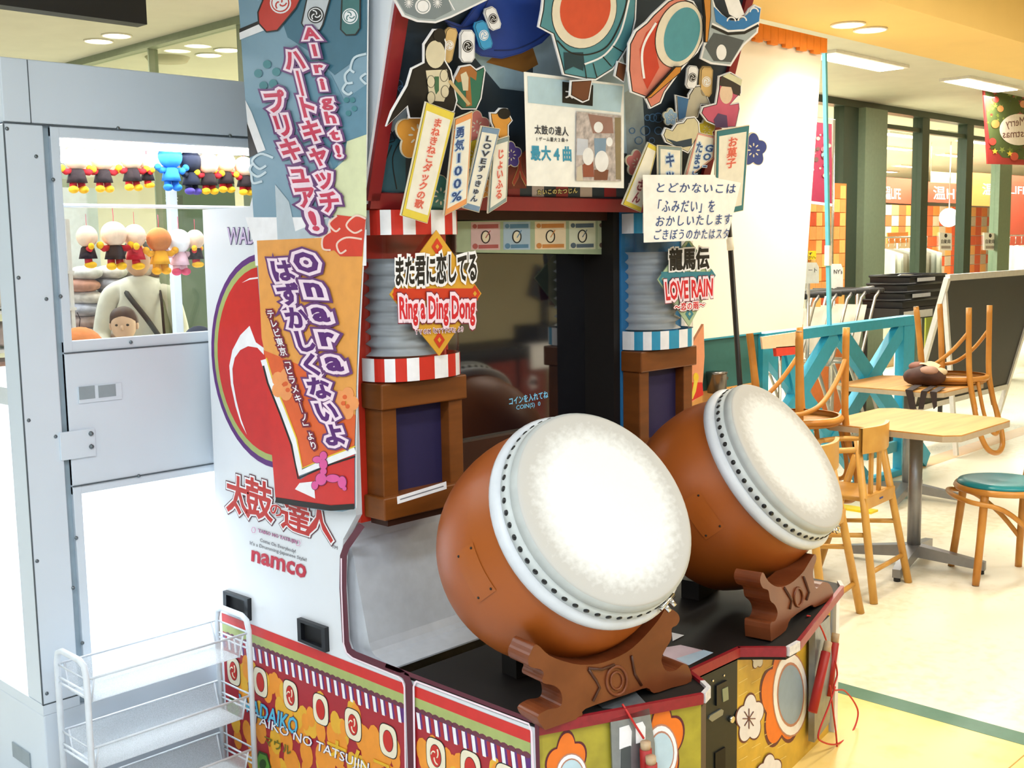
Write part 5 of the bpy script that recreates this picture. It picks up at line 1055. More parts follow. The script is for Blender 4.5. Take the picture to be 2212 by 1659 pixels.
B().box((xw+.02, CY0+.012, 1.337), (CX1-.08, CY0+.018, 1.893), cg).build('upper_pane', claw); B().box((xw+.02, CY0+.012, .30), (CX1-.08, CY0+.018, .905), cg).build('lower_pane', claw)
B().box((CX0+.006, CY0+.10, .33), (CX0+.012, CY1-.08, 1.92), cg).build('side_pane', claw)
B().box((CX0+.08, CY1-.02, 1.2), (CX1-.08, CY1-.014, 1.92), cg).build('back_pane', claw)
B().box((CX0+.05, CY0+.05, 1.15), (CX1-.02, CY1-.02, 1.20), cwi).build('play_floor', claw); B().box((xw+.03, CY1-.03, .30), (CX1-.08, CY1-.02, 1.15), cwi).build('inner_back', claw); B().box((CX1-.10, CY0+.04, .30), (CX1-.085, CY1, 1.15), cwi).build('inner_side', claw); B().box((CX1-.012, CY0+.08, 1.2), (CX1-.006, CY1-.08, 1.92), cg).build('side_pane', claw)
B().box((CX0+.02, CY0+.04, 1.905), (CX1-.02, CY1-.04, 1.925), cwi).build('inner_roof', claw)
tg = M('claw_tube', '#f4f8ff', .4, emit=10)
for y in (3.25, 3.85): B().box((CX0+.12, y-.02, 1.885), (CX1-.12, y+.02, 1.905), tg).build('light_tube', claw)
B().box((1.5, 3.2, 1.135), (2.1, 3.24, 1.15), tg).build('light_tube', claw)
o = area('claw_light', (1.78, 3.5, 1.88),   .8, .6, 8, (.93, .97, 1)); o2 = area('claw_light', (1.78, 3.45, 1.12), .7, .5, 14, (.95, .98, 1))
# screws, vent, latch
for q in [(15, 278), (78, 338), (40, 600), (100, 646), (62, 908), (120, 943), (80, 1212), (101, 1498), (158, 1270), (131, 640), (115, 388), (255, 277), (497, 293), (283, 739), (300, 1028), (165, 1162), (178, 1389)]:
    p = SC(q); B().lathe([(.0055, .0), (.005, .003), (.0, .004)], M('screw_steel', '#6d767c', .3, .8), 8, (p.x, CY0+.001, p.z), (0, -1, 0), cap=False).build('screw', claw)
v = [SC(q) for q in ((168, 836), (262, 825), (262, 862), (172, 873))]
B().box((v[0].x, CY0-.002, v[2].z), (v[1].x, CY0+.002, v[0].z), cw).build('vent_frame', mp, .001)
for a, c in (((169, 836), (205, 860)), ((211, 833), (250, 855))): p0 = SC(a); p1 = SC(c); B().box((p0.x, CY0-.003, p1.z), (p1.x, CY0+.0, p0.z), M('vent_dark', '#8f9ba2', .5)).build('vent_hole', mp)
p0 = SC((131, 934)); p1 = SC((206, 984)); lt = B().box((p0.x-.005, CY0-.006, p1.z), (p1.x, CY0+.002, p0.z), cw).build('latch_plate', mp, .001)
for q in ((194, 936), (195, 964)): p = SC(q); B().lathe([(.007, 0), (.006, .006), (0, .007)], M('screw_steel', '#6d767c'), 8, (p.x, CY0-.006, p.z), (0, -1, 0), cap=False).build('screw', lt)
p = PX(CX0)((48, 1632)); B().box((CX0-.004, p.y-.06, p.z-.02), (CX0+.001, p.y+.06, p.z+.025), M('vent_dark', '#8f9ba2')).build('grip_slot', claw)
# hanging bars
for z, y, nm in ((PY(3.32)((300, 302)).z, 3.32, 0), (PY(3.32)((300, 446)).z, 3.32, 1)):
    B().tube([(CX0+.13, y, z), (CX1-.10, y, z)], .006, M('bar_white', '#e6eaee', .3)).build('hanging_bar', claw)
# plush dolls: plain rag dolls in the photo's colours
pal = dict(beige='#f2cfae', dark='#241718', redc='#c8242c', yell='#f4b820', blue='#2a7fd8', navy='#1c2030', tan='#c8763c', gold='#f0a81e', pink='#f2c4cc', white='#f6f2f0', violet='#5a4aa0', rose='#d84a6a')
PM = {k: M('plush_'+k, v, .9, var=.06, scale=60, bump=.15) for k, v in pal.items()}
def doll(c, s, head, top, legs, feet, hand, turn, label):
    t = empty('plush_doll', (0, 0, 0), label, 'plush doll', 'plush dolls hanging in the claw machine')
    hd = B().ball((0, 0, .088), (.034, .031, .033), PM[head], 18, 12).build('head', t)
    B().lathe([(.010, .062), (.019, .055), (.024, .035), (.027, .022), (.0, .022)], PM[top], 16, cap=False).build('tunic', t)
    for sx in (-1, 1):
        B().tube([(sx*.016, 0, .052), (sx*.032, -.004, .050), (sx*.040, -.006, .056)], [.008, .0085, .008], PM[legs], 8).build('arm', t)
        B().ball((sx*.043, -.007, .059), (.010, .009, .010), PM[hand], 10, 8).build('hand', t)
        B().tube([(sx*.011, 0, .026), (sx*.012, -.001, .010)], [.010, .0105], PM[legs], 8).build('leg', t)
        B().ball((sx*.014, -.006, .004), (.0125, .017, .0105), PM[feet], 12, 8).build('foot', t)
    B().tube([(0, 0, .12), (.001, 0, .135), (0, 0, .155)], .0009, PM['rose'], 4).build('hang_cord', t)
    t.location = c; t.scale = (s, s, s); t.rotation_euler = (0, 0, turn)
    return t
rows = [(168, 413, 0, 1.10, 0), (228, 411, 0, 1.05, 0), (287, 408, 0, 1.05, 0), (323, 402, 0, .8, 1.4), (371, 408, 1, 1.12, 0), (418, 416, 2, 1.1, .3), (452, 416, 0, 1.05, 0), (492, 412, 0, 1.05, 0), (530, 418, 0, 1.0, .2), (195, 575, 0, 1.0, 1.2), (250, 578, 0, 1.15, 0), (298, 578, 3, 1.1, 1.0), (347, 588, 4, 1.15, 0), (393, 590, 5, 1.15, 0), (424, 574, 0, .95, .8)]
sets = [('beige', 'dark', 'redc', 'yell', 'yell'), ('blue', 'blue', 'blue', 'blue', 'blue'), ('navy', 'navy', 'navy', 'violet', 'blue'), ('beige', 'redc', 'redc', 'yell', 'yell'), ('tan', 'gold', 'gold', 'gold', 'gold'), ('white', 'pink', 'pink', 'rose', 'pink')]
names = ['beige-headed doll in dark tunic', 'all-blue plush doll', 'dark navy plush doll with violet feet', 'beige-headed doll in red', 'tan-headed doll in golden yellow', 'white-headed doll in pink']
S = PY(3.32); od = ['first', 'second', 'third', 'fourth', 'fifth', 'sixth', 'seventh', 'eighth', 'ninth']
for i, (px, py, k, s, tr) in enumerate(rows):
    up_ = i < 9; p = S((px, py)); doll((p.x, 3.32+.01*(i % 2), p.z), s, *sets[k], tr, '%s, %s from the left in the %s row' % (names[k], od[i if up_ else i-9], 'upper' if up_ else 'lower'))
p = PY(3.4)((172, 718)); t = B().ball((p.x, 3.4, 1.20+.078), (.075, .07, .078), PM['tan'], 20, 12).tube([(p.x, 3.4, 1.355), (p.x+.004, 3.4, 1.38), (p.x-.004, 3.4, 1.40)], .0012, PM['dark'], 4).build('plush_ball'); tag(t, 'brown plush ball lying on the claw machine floor at the left', 'plush toy')
p = PY(3.6)((428, 690)); t = B().ball((p.x, 3.6, 1.20+.06), .06, PM['navy'], 16, 10).build('plush_ball'); tag(t, 'dark navy plush ball lying at the right of the claw machine floor', 'plush toy')
# the three-tier white rack in front
rk = M('rack_white', '#dfe6ee', .4); mesh_ = M('rack_mesh', '#dbe4ec', .5, alpha=.55, var=.2, scale=400)
fl_ = PY(3.02)((121, 1400)); fr_ = PY(3.02)((467, 1312)); xl, xr_ = fl_.x, min(fr_.x, 1.79)
yn = PX(xl)((188, 1470)).y; yn2 = PX(xr_)((538, 1400)).y; yn = (yn+yn2)/2; zt_ = fl_.z+.0
rack = empty('wire_rack', ((xl+xr_)/2, (3.02+yn)/2, 0), 'small white tiered wire rack before the claw machine', 'rack')
for x in (xl, xr_):
    B().tube([(x, 3.02, 0), (x, 3.02, zt_-.04), (x, 3.01, zt_-.01), (x, 2.985, zt_), (x, yn+.035, zt_), (x, yn+.01, zt_-.01), (x, yn, zt_-.04), (x, yn, 0)], .0085, rk, 10).build('end_frame', rack)
for k, zr in enumerate((zt_-.045, zt_-.235, zt_-.40)):
    zb = zr-.075; tr = B().tube([(xl, yn, zr), (xr_, yn, zr), (xr_, 3.02, zr), (xl, 3.02, zr)], .0035, rk, 6, True).build('tray_rim', rack)
    B().box((xl+.02, yn+.025, zb), (xr_-.02, 2.995, zb+.002), mesh_).build('tray_floor', tr)
    for (a, c) in (((xl+.02, yn, yn+.025), 0), ((xl+.02, 3.02, 2.995), 0)):
        B().face([(a[0], a[1], zr), (xr_-.02, a[1], zr), (xr_-.02, a[2], zb), (a[0], a[2], zb)], mesh_).build('tray_side', tr)
    for x in (xl+.02, xr_-.02):
        for y0, y1 in ((yn, yn+.025), (3.02, 2.995)): B().tube([(x, y0, zr), (x, y1, zb)], .003, rk, 6).build('tray_strut', tr)
    for x in (xl, xr_):
        for dz in (-.035, -.05): B().tube([(x, yn, zr+dz), (x, 3.02, zr+dz)], .003, rk, 6).build('end_wire', tr)

# ------------------------------------------------------------------ people seen through the claw machine
def grow(name, verts, edges, rad, mat, parent, sub=2):
    me = bpy.data.meshes.new(name); me.from_pydata(verts, edges, []); o = bpy.data.objects.new(name, me); COL.objects.link(o)
    m = o.modifiers.new('skin', 'SKIN'); m.use_smooth_shade = True
    for i, r in enumerate(rad): me.skin_vertices[0].data[i].radius = (r if isinstance(r, tuple) else (r, r))
    me.skin_vertices[0].data[0].use_root = True
    s = o.modifiers.new('sub', 'SUBSURF'); s.levels = sub; s.render_levels = sub
    me.materials.append(mat)
    if parent: o.parent = parent
    return o
fleece = M('jacket_white', '#e6e2d4', .85, var=.05, scale=20, bump=.1); skm = M('skin', '#d8a888', .6); hairm = M('hair_black', '#2a1e1a', .6); jeans = M('trouser_grey', '#4a4a52', .8); strapm = M('strap_black', '#26241f', .7)
def person(loc, face, h, label):
    t = empty('person', (0, 0, 0), label, 'person'); k = h/1.62
    V = [(0, 0, .92), (0, 0, 1.10), (0, -.01, 1.28), (0, 0, 1.39), (0, -.005, 1.46), (.09, 0, .86), (.10, -.01, .48), (.10, .02, .09), (-.09, 0, .86), (-.10, -.01, .48), (-.10, .02, .09),
         (.17, 0, 1.35), (.235, -.02, 1.10), (.20, -.20, .98), (-.17, 0, 1.35), (-.235, .0, 1.10), (-.20, -.16, .98), (.10, -.10, .045), (-.10, -.10, .045)]
    E_ = [(0, 1), (1, 2), (2, 3), (3, 4), (0, 5), (5, 6), (6, 7), (0, 8), (8, 9), (9, 10), (3, 11), (11, 12), (12, 13), (3, 14), (14, 15), (15, 16), (7, 17), (10, 18)]
    rd_ = [(.16, .12), (.15, .11), (.17, .115), (.10, .08), .048, .085, .06, .045, .085, .06, .045, .07, .055, .042, .07, .055, .042, .035, .035]
    o = grow('body', V, E_, rd_, fleece, t)
    hd = B().ball((0, -.02, 1.555), (.075, .09, .105), skm, 20, 14).tube([(0, -.108, 1.57), (0, -.122, 1.545), (0, -.105, 1.535)], .012, skm, 8).build('head', t)
    for sx in (-1, 1):
        B().ball((sx*.028, -.098, 1.572), (.011, .008, .007), hairm, 8, 6).build('eye', hd); B().ball((sx*.077, -.01, 1.555), (.012, .02, .028), skm, 8, 6).build('ear', hd)
    B().ball((0, -.102, 1.51), (.022, .008, .007), M('lips', '#b06a60', .5), 10, 6).build('mouth', hd)
    B().ball((0, .012, 1.585), (.088, .096, .098), hairm, 20, 12).build('hair', t)
    B().grid(lambda u, v: (.17*math.cos(u*6.283)*(1-.35*v), .125*math.sin(u*6.283)*(1-.3*v), .96-.9*v), 18, 4, jeans).build('trousers', t)
    for sx in (-1, 1):
        base = Vector((sx*.20, -.24 if sx > 0 else -.20, .965))
        hb_ = B().ball(base, (.036, .042, .018), skm, 14, 8).build('hand', t)
        for f_ in range(4): B().tube([base+Vector((-.024+.016*f_, -.03, 0)), base+Vector((-.025+.017*f_, -.058, -.006)), base+Vector((-.026+.017*f_, -.078+abs(f_-1.4)*.006, -.022))], [.009, .0085, .007], skm, 8).build('finger', hb_)
        B().tube([base+Vector((-sx*.03, -.005, 0)), base+Vector((-sx*.05, -.03, -.006)), base+Vector((-sx*.05, -.05, -.014))], [.010, .009, .007], skm, 8).build('thumb', hb_)
    sb = B(); sb.tube(smooth([(-.10, .02, 1.40), (-.06, -.13, 1.33), (.03, -.155, 1.20), (.12, -.145, 1.05), (.17, -.10, .97)], 5), .016, strapm, 6); sb.build('bag_strap', t)
    B().tube(smooth([(.11, .0, 1.40), (.12, -.10, 1.33), (.125, -.13, 1.15), (.13, -.12, 1.0)], 5), .009, strapm, 6).build('jacket_strap', t)
    B().ball((.06, -.19, 1.02), (.055, .03, .08), strapm, 12, 8).build('hip_pouch', t)
    t.location = loc; t.scale = (k, k, k); t.rotation_euler = (0, 0, face)
    return t
pc = PY(6.45)((302, 650))
ang = math.atan2(-pc.x, -pc.y)  # turn the figure to look towards the hall
person((pc.x, 6.45, 0), math.atan2(pc.x, -pc.y)*0+math.radians(-26), 1.6, 'adult in a white jacket with a dark shoulder strap, behind the claw machine')
# child sitting in a trolley seat
cc_ = PY(6.0)((268, 702)); ct = empty('person', (0, 0, 0), 'small dark-haired child looking over the claw machine floor', 'person')
grow('body', [(0, 0, -.42), (0, 0, -.28), (0, 0, -.17), (0, 0, -.11), (.09, 0, -.19), (.14, -.05, -.30), (.10, -.14, -.33), (-.09, 0, -.19), (-.14, -.05, -.30), (-.10, -.14, -.33), (.06, -.05, -.44), (.07, -.20, -.44), (.07, -.21, -.62), (-.06, -.05, -.44), (-.07, -.20, -.44), (-.07, -.21, -.62)],
     [(0, 1), (1, 2), (2, 3), (2, 4), (4, 5), (5, 6), (2, 7), (7, 8), (8, 9), (0, 10), (10, 11), (11, 12), (0, 13), (13, 14), (14, 15)], [(.10, .08), (.095, .08), (.085, .06), .035, .045, .038, .03, .045, .038, .03, .06, .05, .04, .06, .05, .04], M('child_coat', '#b8aca8', .85), ct)
hd = B().ball((0, -.01, 0), (.068, .075, .085), M('skin_fair', '#e6bfa4', .6), 20, 14).tube([(0, -.082, .0), (0, -.094, -.014), (0, -.082, -.022)], .009, M('skin_fair', '#e6bfa4'), 8).build('head', ct)
for sx in (-1, 1):
    B().ball((sx*.027, -.075, .004), (.011, .007, .007), hairm, 8, 6).build('eye', hd); B().ball((sx*.07, -.005, -.005), (.01, .016, .022), M('skin_fair', '#e6bfa4'), 8, 6).build('ear', hd)
    hb_ = B().ball((sx*.10, -.16, -.33), (.022, .026, .014), M('skin_fair', '#e6bfa4'), 10, 8).build('hand', ct)
    for f_ in range(4): B().tube([(sx*.10-.015+.010*f_, -.175, -.33), (sx*.10-.015+.010*f_, -.198, -.338)], .006, M('skin_fair', '#e6bfa4'), 6).build('finger', hb_)
    B().tube([(sx*.08, -.16, -.33), (sx*.072, -.185, -.335)], .006, M('skin_fair', '#e6bfa4'), 6).build('thumb', hb_)
B().ball((0, -.068, -.038), (.016, .007, .005), M('lips', '#b06a60'), 10, 6).build('mouth', hd)
hb2 = B(); hb2.grid(lambda u, v: (.078*math.cos(u*6.283)*math.sin(.15+v*1.75), .012+.082*math.sin(u*6.283)*math.sin(.15+v*1.75)-(.0), .012+.092*math.cos(.15+v*1.75*(1.0 if math.sin(u*6.283) > -.3 else .74))), 28, 10, M('hair_brown', '#4a2c22', .6)); hb2.build('hair', ct)
ct.location = cc_; ct.rotation_euler = (0, 0, math.radians(-35))
zt2 = cc_.z-.50; tro = empty('shopping_trolley', (cc_.x, 6.05, 0), 'grey trolley with child seat behind the claw machine', 'trolley'); tg_ = M('trolley_grey', '#8d9094', .4, .5)
B().box((cc_.x-.17, 5.98, zt2-.04), (cc_.x+.17, 6.25, zt2), tg_).build('seat', tro)
for dx in (-.16, .16):
    for y in (5.99, 6.24): B().tube([(cc_.x+dx, y, 0), (cc_.x+dx, y, zt2)], .012, tg_).build('leg', tro)
# blanket stacks on a shelf, further back
bl = [M('blanket_%d' % i, c, .9, var=.25, scale=18, bump=.2) for i, c in enumerate(['#c8c4c0', '#d8cfc8', '#b49c94', '#c08a74', '#a8a8b4'])]
SB_ = PY(7.0); px0 = SB_((160, 650)).x; nm = 0
sh = B()
for r in range(6):
    z = SB_((200, 735-26*r)).z
    for c in range(4):
        x = px0-.02+c*.165+(r % 2)*.02; o = B().ball((x+.08, 7.0, z+.045), (.095, .16, .047), bl[(r*2+c) % 5], 16, 8).build('rolled_blanket'); tag(o, 'rolled blanket behind the claw machine, %s from the left in the %s layer' % (['first', 'second', 'third', 'fourth'][c], ['lowest', 'second', 'third', 'fourth', 'fifth', 'topmost'][r]), 'blanket', 'rolled blankets on the shelf')
B().box((px0-.2, 6.8, 0), (px0+.8, 7.2, SB_((200, 735)).z), M('shelf_wood', '#a87a5c', .6)).build('blanket_shelf'); tag(bpy.data.objects['blanket_shelf'], 'brown shelf carrying rolled blankets behind the claw machine', 'shelf')
for px, c, y, zz in ((150, '#e8eef2', 7.3, 2.0), (455, '#5d7360', 7.0, 2.1)):
    p = PY(y)((px, 600)); o = B().box((p.x-.22, y, 0), (p.x+.22, y+.2, zz), M('pillar_'+c[1:], c, .6)).build('pillar'); tag(o, ('pale pillar' if px < 300 else 'green pillar')+' seen through the claw machine', 'pillar')
S = PY(6.95); o = B().prism([S(q) for q in ((345, 420), (395, 422), (395, 452), (345, 450))], (0, .02, 0), M('board_dark', '#4d564c', .6)).build('hanging_board'); tag(o, 'dark board with white characters between the doll rows', 'sign'); t = B(); word(t, S, '立体', [(352, 423), (384, 424), (384, 437), (352, 436)], [(pwhite, .02)], .002); t.build('lettering', o)
# brown cabinet and clutter left of the claw machine
p = PY(5.0)((35, 950)); o = B().box((p.x-.35, 5.0, 0), (p.x+.10, 5.5, PY(5.0)((35, 895)).z), M('cabinet_brown', '#8a5a42', .6)).build('brown_cabinet'); tag(o, 'brown low cabinet left of the claw machine', 'cabinet')
for i, (px, py) in enumerate([(18, 560), (12, 640), (24, 720), (15, 800)]):
    p = PY(5.9)((px, py)); o = B().box((p.x-.14, 5.7, p.z-.05), (p.x+.12, 6.0, p.z+.06), bl[i % 5]).build('folded_cloth', None, .03); tag(o, '%s folded cloth in the pile at the left edge' % ['topmost', 'second', 'third', 'lowest'][i], 'cloth', 'folded cloths at the left edge')
p = PY(5.9)((18, 640)); o = B()
for z in (.0,): o.box((p.x-.25, 5.68, 0), (p.x+.25, 6.02, .02), pwhite)
for (px, py) in [(18, 585), (12, 665), (24, 745), (15, 825)]: q = PY(5.9)((px, py)); o.box((p.x-.25, 5.68, q.z-.02), (p.x+.25, 6.02, q.z-.005), pwhite)
for dx in (-.24, .24): o.box((p.x+dx-.01, 5.7, 0), (p.x+dx+.01, 6.0, 1.75), pwhite)
o = o.build('cloth_shelf'); tag(o, 'white shelf with folded cloths at the left edge', 'shelf')
# ------------------------------------------------------------------ café furniture
ply = wood('table_ply', '#c8934e', '#ba823e', .55, (1, 8, 1)); edge = M('table_edge', '#b4a48c', .5); steel_ = M('leg_steel', '#8a8a8c', .35, .6); bent = wood('bentwood', '#c68a3e', '#b4762e', .35, (3, 3, 3)); tip = M('foot_grey', '#7a6e60', .6)
def table(cx, cy_, label, s=.335):
    t = empty('cafe_table', (cx, cy_, 0), label, 'table', 'square café tables')
    def plan(k): return [(cx+x, cy_+y) for x, y in [(-s+k, -s), (s-k, -s), (s, -s+k), (s, s-k), (s-k, s), (-s+k, s), (-s, s-k), (-s, -s+k)]]
    B().prism([(x, y, .712) for x, y in plan(.06)], (0, 0, -.006), ply).build('table_top', t); B().prism([(x, y, .706) for x, y in plan(.06)], (0, 0, -.026), edge).build('table_edge', t)
    B().tube([(cx, cy_, .05), (cx, cy_, .68)], .032, steel_, 16).build('column', t)
    for k in range(4):
        a = math.radians(12+90*k); d = Vector((math.cos(a), math.sin(a), 0)); c = Vector((cx, cy_, 0))
        b = B(); e = c+d*.33; w_ = Vector((-d.y, d.x, 0))
        b.add([c-w_*.03+Vector((0, 0, .11)), c+w_*.03+Vector((0, 0, .11)), e+w_*.018+Vector((0, 0, .06)), e-w_*.018+Vector((0, 0, .06)), c-w_*.03+Vector((0, 0, .05)), c+w_*.03+Vector((0, 0, .05)), e+w_*.018+Vector((0, 0, .02)), e-w_*.018+Vector((0, 0, .02))], [(0, 3, 2, 1), (4, 5, 6, 7), (0, 1, 5, 4), (1, 2, 6, 5), (2, 3, 7, 6), (3, 0, 4, 7)], steel_)
        f_ = b.build('foot', t); B().tube([e-d*.02+Vector((0, 0, 0)), e-d*.02+Vector((0, 0, .022))], .016, M('grip_black', '#15171c'), 10).build('glide', f_)
    return t
T1 = (5.27, 2.44); T2 = (6.63, 3.12)
table(*T1, 'square café table nearest the drums, with chairs around'); table(*T2, 'square café table before the blackboard, carrying an upturned chair and a bag')
# bentwood chair, built standing at the origin, front towards -y
def chair_mesh(t, seatmat):
    B().lathe([(.0, .452), (.15, .462), (.19, .455), (.198, .440), (0, .440)], seatmat, 36, cap=False).build('seat_pad', t)
    B().lathe([(.185, .412), (.205, .414), (.212, .426), (.205, .441), (.185, .443)], bent, 36, cap=False).build('seat_ring', t)
    for sx in (-1, 1):
        B().tube(smooth([(sx*.135, -.125, .425), (sx*.15, -.145, .2), (sx*.165, -.165, .0)], 4), [.0185]*4+[.0175]*4+[.0155], bent, 12).build('front_leg', t)
        B().tube(smooth([(sx*.150, .150, .0), (sx*.145, .155, .25), (sx*.14, .165, .43), (sx*.14, .20, .6)], 4), .0165, bent, 12).build('rear_leg', t)
        B().tube([(sx*.165, -.165, 0), (sx*.165, -.165, .004)], .0158, tip, 10).build('leg_tip', t)
    # back: outer bow and inner bow
    B().tube(smooth([(-.14, .19, .56), (-.155, .235, .72), (-.11, .27, .83), (0, .285, .865), (.11, .27, .83), (.155, .235, .72), (.14, .19, .56)], 6), .0155, bent, 12).build('back_bow', t)
    B().tube(smooth([(-.075, .185, .44), (-.085, .23, .62), (-.06, .262, .72), (0, .272, .755), (.06, .262, .72), (.085, .23, .62), (.075, .185, .44)], 6), .0115, bent, 10).build('inner_bow', t)
    # brace bow under the seat
    B().tube(smooth([(-.148, .155, .14), (-.17, .06, .26), (-.18, -.06, .355), (-.145, -.19, .385), (0, -.225, .39), (.145, -.19, .385), (.18, -.06, .355), (.17, .06, .26), (.148, .155, .14)], 6), .0115, bent, 10).build('leg_brace', t)
tealv = M('seat_teal', '#17808c', .3, var=.05, scale=20); tans = wood('seat_tan', '#c08a48', '#b07a3a', .4)
def chair(loc, rz, label, seatmat, flip=False):
    t = empty('bentwood_chair', (0, 0, 0), label, 'chair', 'bentwood chairs'); chair_mesh(t, seatmat)
    t.rotation_euler = (math.pi if flip else 0, 0, rz); t.location = loc
    return t
p = PZ(.45)((2164, 1040)); chair((p.x, p.y, 0), math.radians(-138), 'bentwood chair with round teal seat standing at the right edge', tealv)
# upturned chairs: seat down on a table
# (flipped about x: front points to +y before the turn)
p = PZ(.72)((2025, 820)); chair((p.x, 2.948, .712+.462), math.radians(0), 'upturned bentwood chair lying on the table before the blackboard', tans, True)
p = PZ(.72)((1752, 918)); q = p
chair((p.x+.02, p.y+.08, .712+.462), math.radians(75), 'upturned bentwood chair seen over the right drum', tans, True)
T3 = (p.x-.10, max(p.y+.10, 3.09)); table(T3[0], T3[1], 'square café table hidden behind the right drum under an upturned chair', .28)
# children's high chairs
hw = wood('highchair_wood', '#d0a050', '#c08c40', .35, (3, 3, 3))
def highchair(c, rz, label):
    t = empty('high_chair', (0, 0, 0), label, 'high chair', 'wooden high chairs')
    def leg(a, c_, nm='leg'): B().tube([a, c_], [.0165, .0175], hw, 12).build(nm, t)
    for sx in (-1, 1):
        leg((sx*.125, .08, .70), (sx*.20, .20, 0)); leg((sx*.14, -.04, .58), (sx*.19, -.24, 0))
        B().tube([(sx*.165, .14, .29), (sx*.175, -.15, .25)], .011, hw, 10).build('side_stretcher', t)
        B().tube(smooth([(sx*.13, .085, .66), (sx*.18, .0, .655), (sx*.16, -.12, .65), (sx*.06, -.17, .65)], 5), .013, hw, 10).build('arm_rail', t)
    B().tube([(-.185, .175, .13), (.185, .175, .13)], .011, hw, 10).build('rear_stretcher', t); B().tube([(-.06, -.17, .65), (.06, -.17, .65)], .013, hw, 10).build('front_rail', t); B().tube([(-.18, -.18, .17), (.18, -.18, .17)], .011, hw, 10).build('front_stretcher', t)
    B().box((-.14, -.14, .43), (.14, .12, .452), hw).build('seat', t, .006)
    B().grid(lambda u, v: (-.15+.30*u, .095+.035*math.sin(math.pi*u), .645+.115*v), 10, 2, hw).grid(lambda u, v: (.15-.30*u, .113+.035*math.sin(math.pi*u), .645+.115*v), 10, 2, hw).grid(lambda u, v: (-.15+.30*u, .095+.018*v+.035*math.sin(math.pi*u), .76), 10, 1, hw).build('backrest', t)
    for sx in (-1, 1): B().box((sx*.045-.014, .105, .45), (sx*.045+.014, .117, .65), hw).build('back_slat', t)
    B().box((-.165, .125, .40), (.165, .142, .455), hw).build('rear_board', t, .003)
    B().box((-.02, .143, .425), (.02, .1435, .433), M('badge_navy', '#3a4a8a', .5)).build('maker_badge', t)
    t.location = c; t.rotation_euler = (0, 0, rz); return t
# rear legs of the nearer pair face the camera
def hc_place(pl, pr_, label):
    a = PZ(0)(pl); c = PZ(0)(pr_); m_ = (a+c)/2; d = (c-a); rz = math.atan2(d.y, d.x)+math.pi  # local +x runs from c to a
    off = Matrix.Rotation(rz, 3, 'Z') @ Vector((0, .20, 0)); k = d.length/.40
    o = highchair((m_.x-off.x, m_.y-off.y, 0), rz, label); o.scale = (1, 1, 1); return o
hc_place((1888, 1304), (1962, 1258), 'wooden high chair tucked against the café table')
hc_place((1780, 1385), (1862, 1322), 'wooden high chair half hidden behind the right drum')
# bag on the second table, straps hanging down
p = PZ(.712)((1986, 836))+Vector((.06, 0, 0)); bag = empty('small_bag', (p.x, p.y, .712), 'small brown and cream bag with dark straps on the far table', 'bag')
B().grid(lambda u, v: (p.x+(.12+.02*math.sin(9*u))*math.cos(u*6.283)*math.sin(v*3.05), p.y+.12*math.sin(u*6.283)*math.sin(v*3.05), .712+.065+.062*math.cos(v*3.05)+.012*math.sin(u*14)*math.sin(v*3)), 20, 8, M('bag_brown', '#4a302a', .7, var=.3, scale=14)).build('bag_body', bag)
for dx, dy, dz, rr, c_ in ((-.05, -.05, .10, .05, '#b08a78'), (.04, -.06, .085, .055, '#d8c4a0'), (.0, .04, .115, .05, '#8a5a4c'), (.08, .0, .09, .04, '#2c1f1c')): B().ball((p.x+dx, p.y+dy, .712+dz), (rr, rr*1.1, .028), M('bag_'+c_[1:], c_, .7), 12, 8).build('bag_patch', bag)
B().grid(lambda u, v: (p.x-.06+.13*u, p.y-.075+.08*v, .712+.115+.022*math.sin(v*2)+.008*math.sin(u*9)), 8, 4, M('bag_cream', '#d8c4a0', .7)).build('bag_flap', bag)
S = PX(6.286)
for pts in ([(1956, 838), (1972, 838), (1980, 884), (1966, 884)], [(1990, 843), (2003, 844), (1995, 884), (1984, 884)], [(2009, 845), (2024, 846), (2024, 878), (2017, 884)]):
    v = [S(q) for q in pts]; v[0].z = v[1].z = .716
    B().prism(v, (-.003, 0, 0), M('strap_dark', '#2c1f1c', .7)).prism([v[0], v[1], v[1]+Vector((.16, .02, .012)), v[0]+Vector((.16, .02, .012))], (0, 0, .003), M('strap_dark', '#2c1f1c', .7)).build('strap', bag)
# folding blackboard
bl0 = PZ(0)((1983, 1003)); br0 = PZ(0)((2178, 983)); S = PY(3.62)
bbd = empty('blackboard', (8.2, 3.65, 0), 'large blackboard easel in a white aluminium frame', 'blackboard')
al = M('frame_alu', '#dcdad6', .35, .3); tlp = PY(3.55)((2047, 600)); trp = PY(3.55)((2250, 588)); blp = tlp
A0 = Vector(tlp); A1 = Vector((trp.x, 3.55, tlp.z)); C0 = Vector((tlp.x, 3.88, .02)); C1 = Vector((A1.x, 3.88, .02))
pbl = PY(3.62)((1985, 960)); xl2 = tlp.x
B().bar(A0, A1, .035, .045, al, (0, 0, 1)).build('top_frame', bbd); B().bar(A0, C0, .035, .045, al, (1, 0, 0)).build('side_frame', bbd); B().bar(A1, C1, .035, .045, al, (1, 0, 0)).build('side_frame', bbd)
zb2 = .32; k_ = (A0.z-zb2)/(A0.z-C0.z)
L0 = A0+(C0-A0)*k_; L1 = A1+(C1-A1)*k_; B().bar(L0, L1, .035, .04, al, (0, 0, 1)).build('bottom_frame', bbd)
nv = Vector((0, -.012, 0)); B().prism([A0+nv*.2, A1+nv*.2, L1+nv*.2, L0+nv*.2], (0, .01, 0), M('board_black', '#1c1b1a', .5)).build('board', bbd)
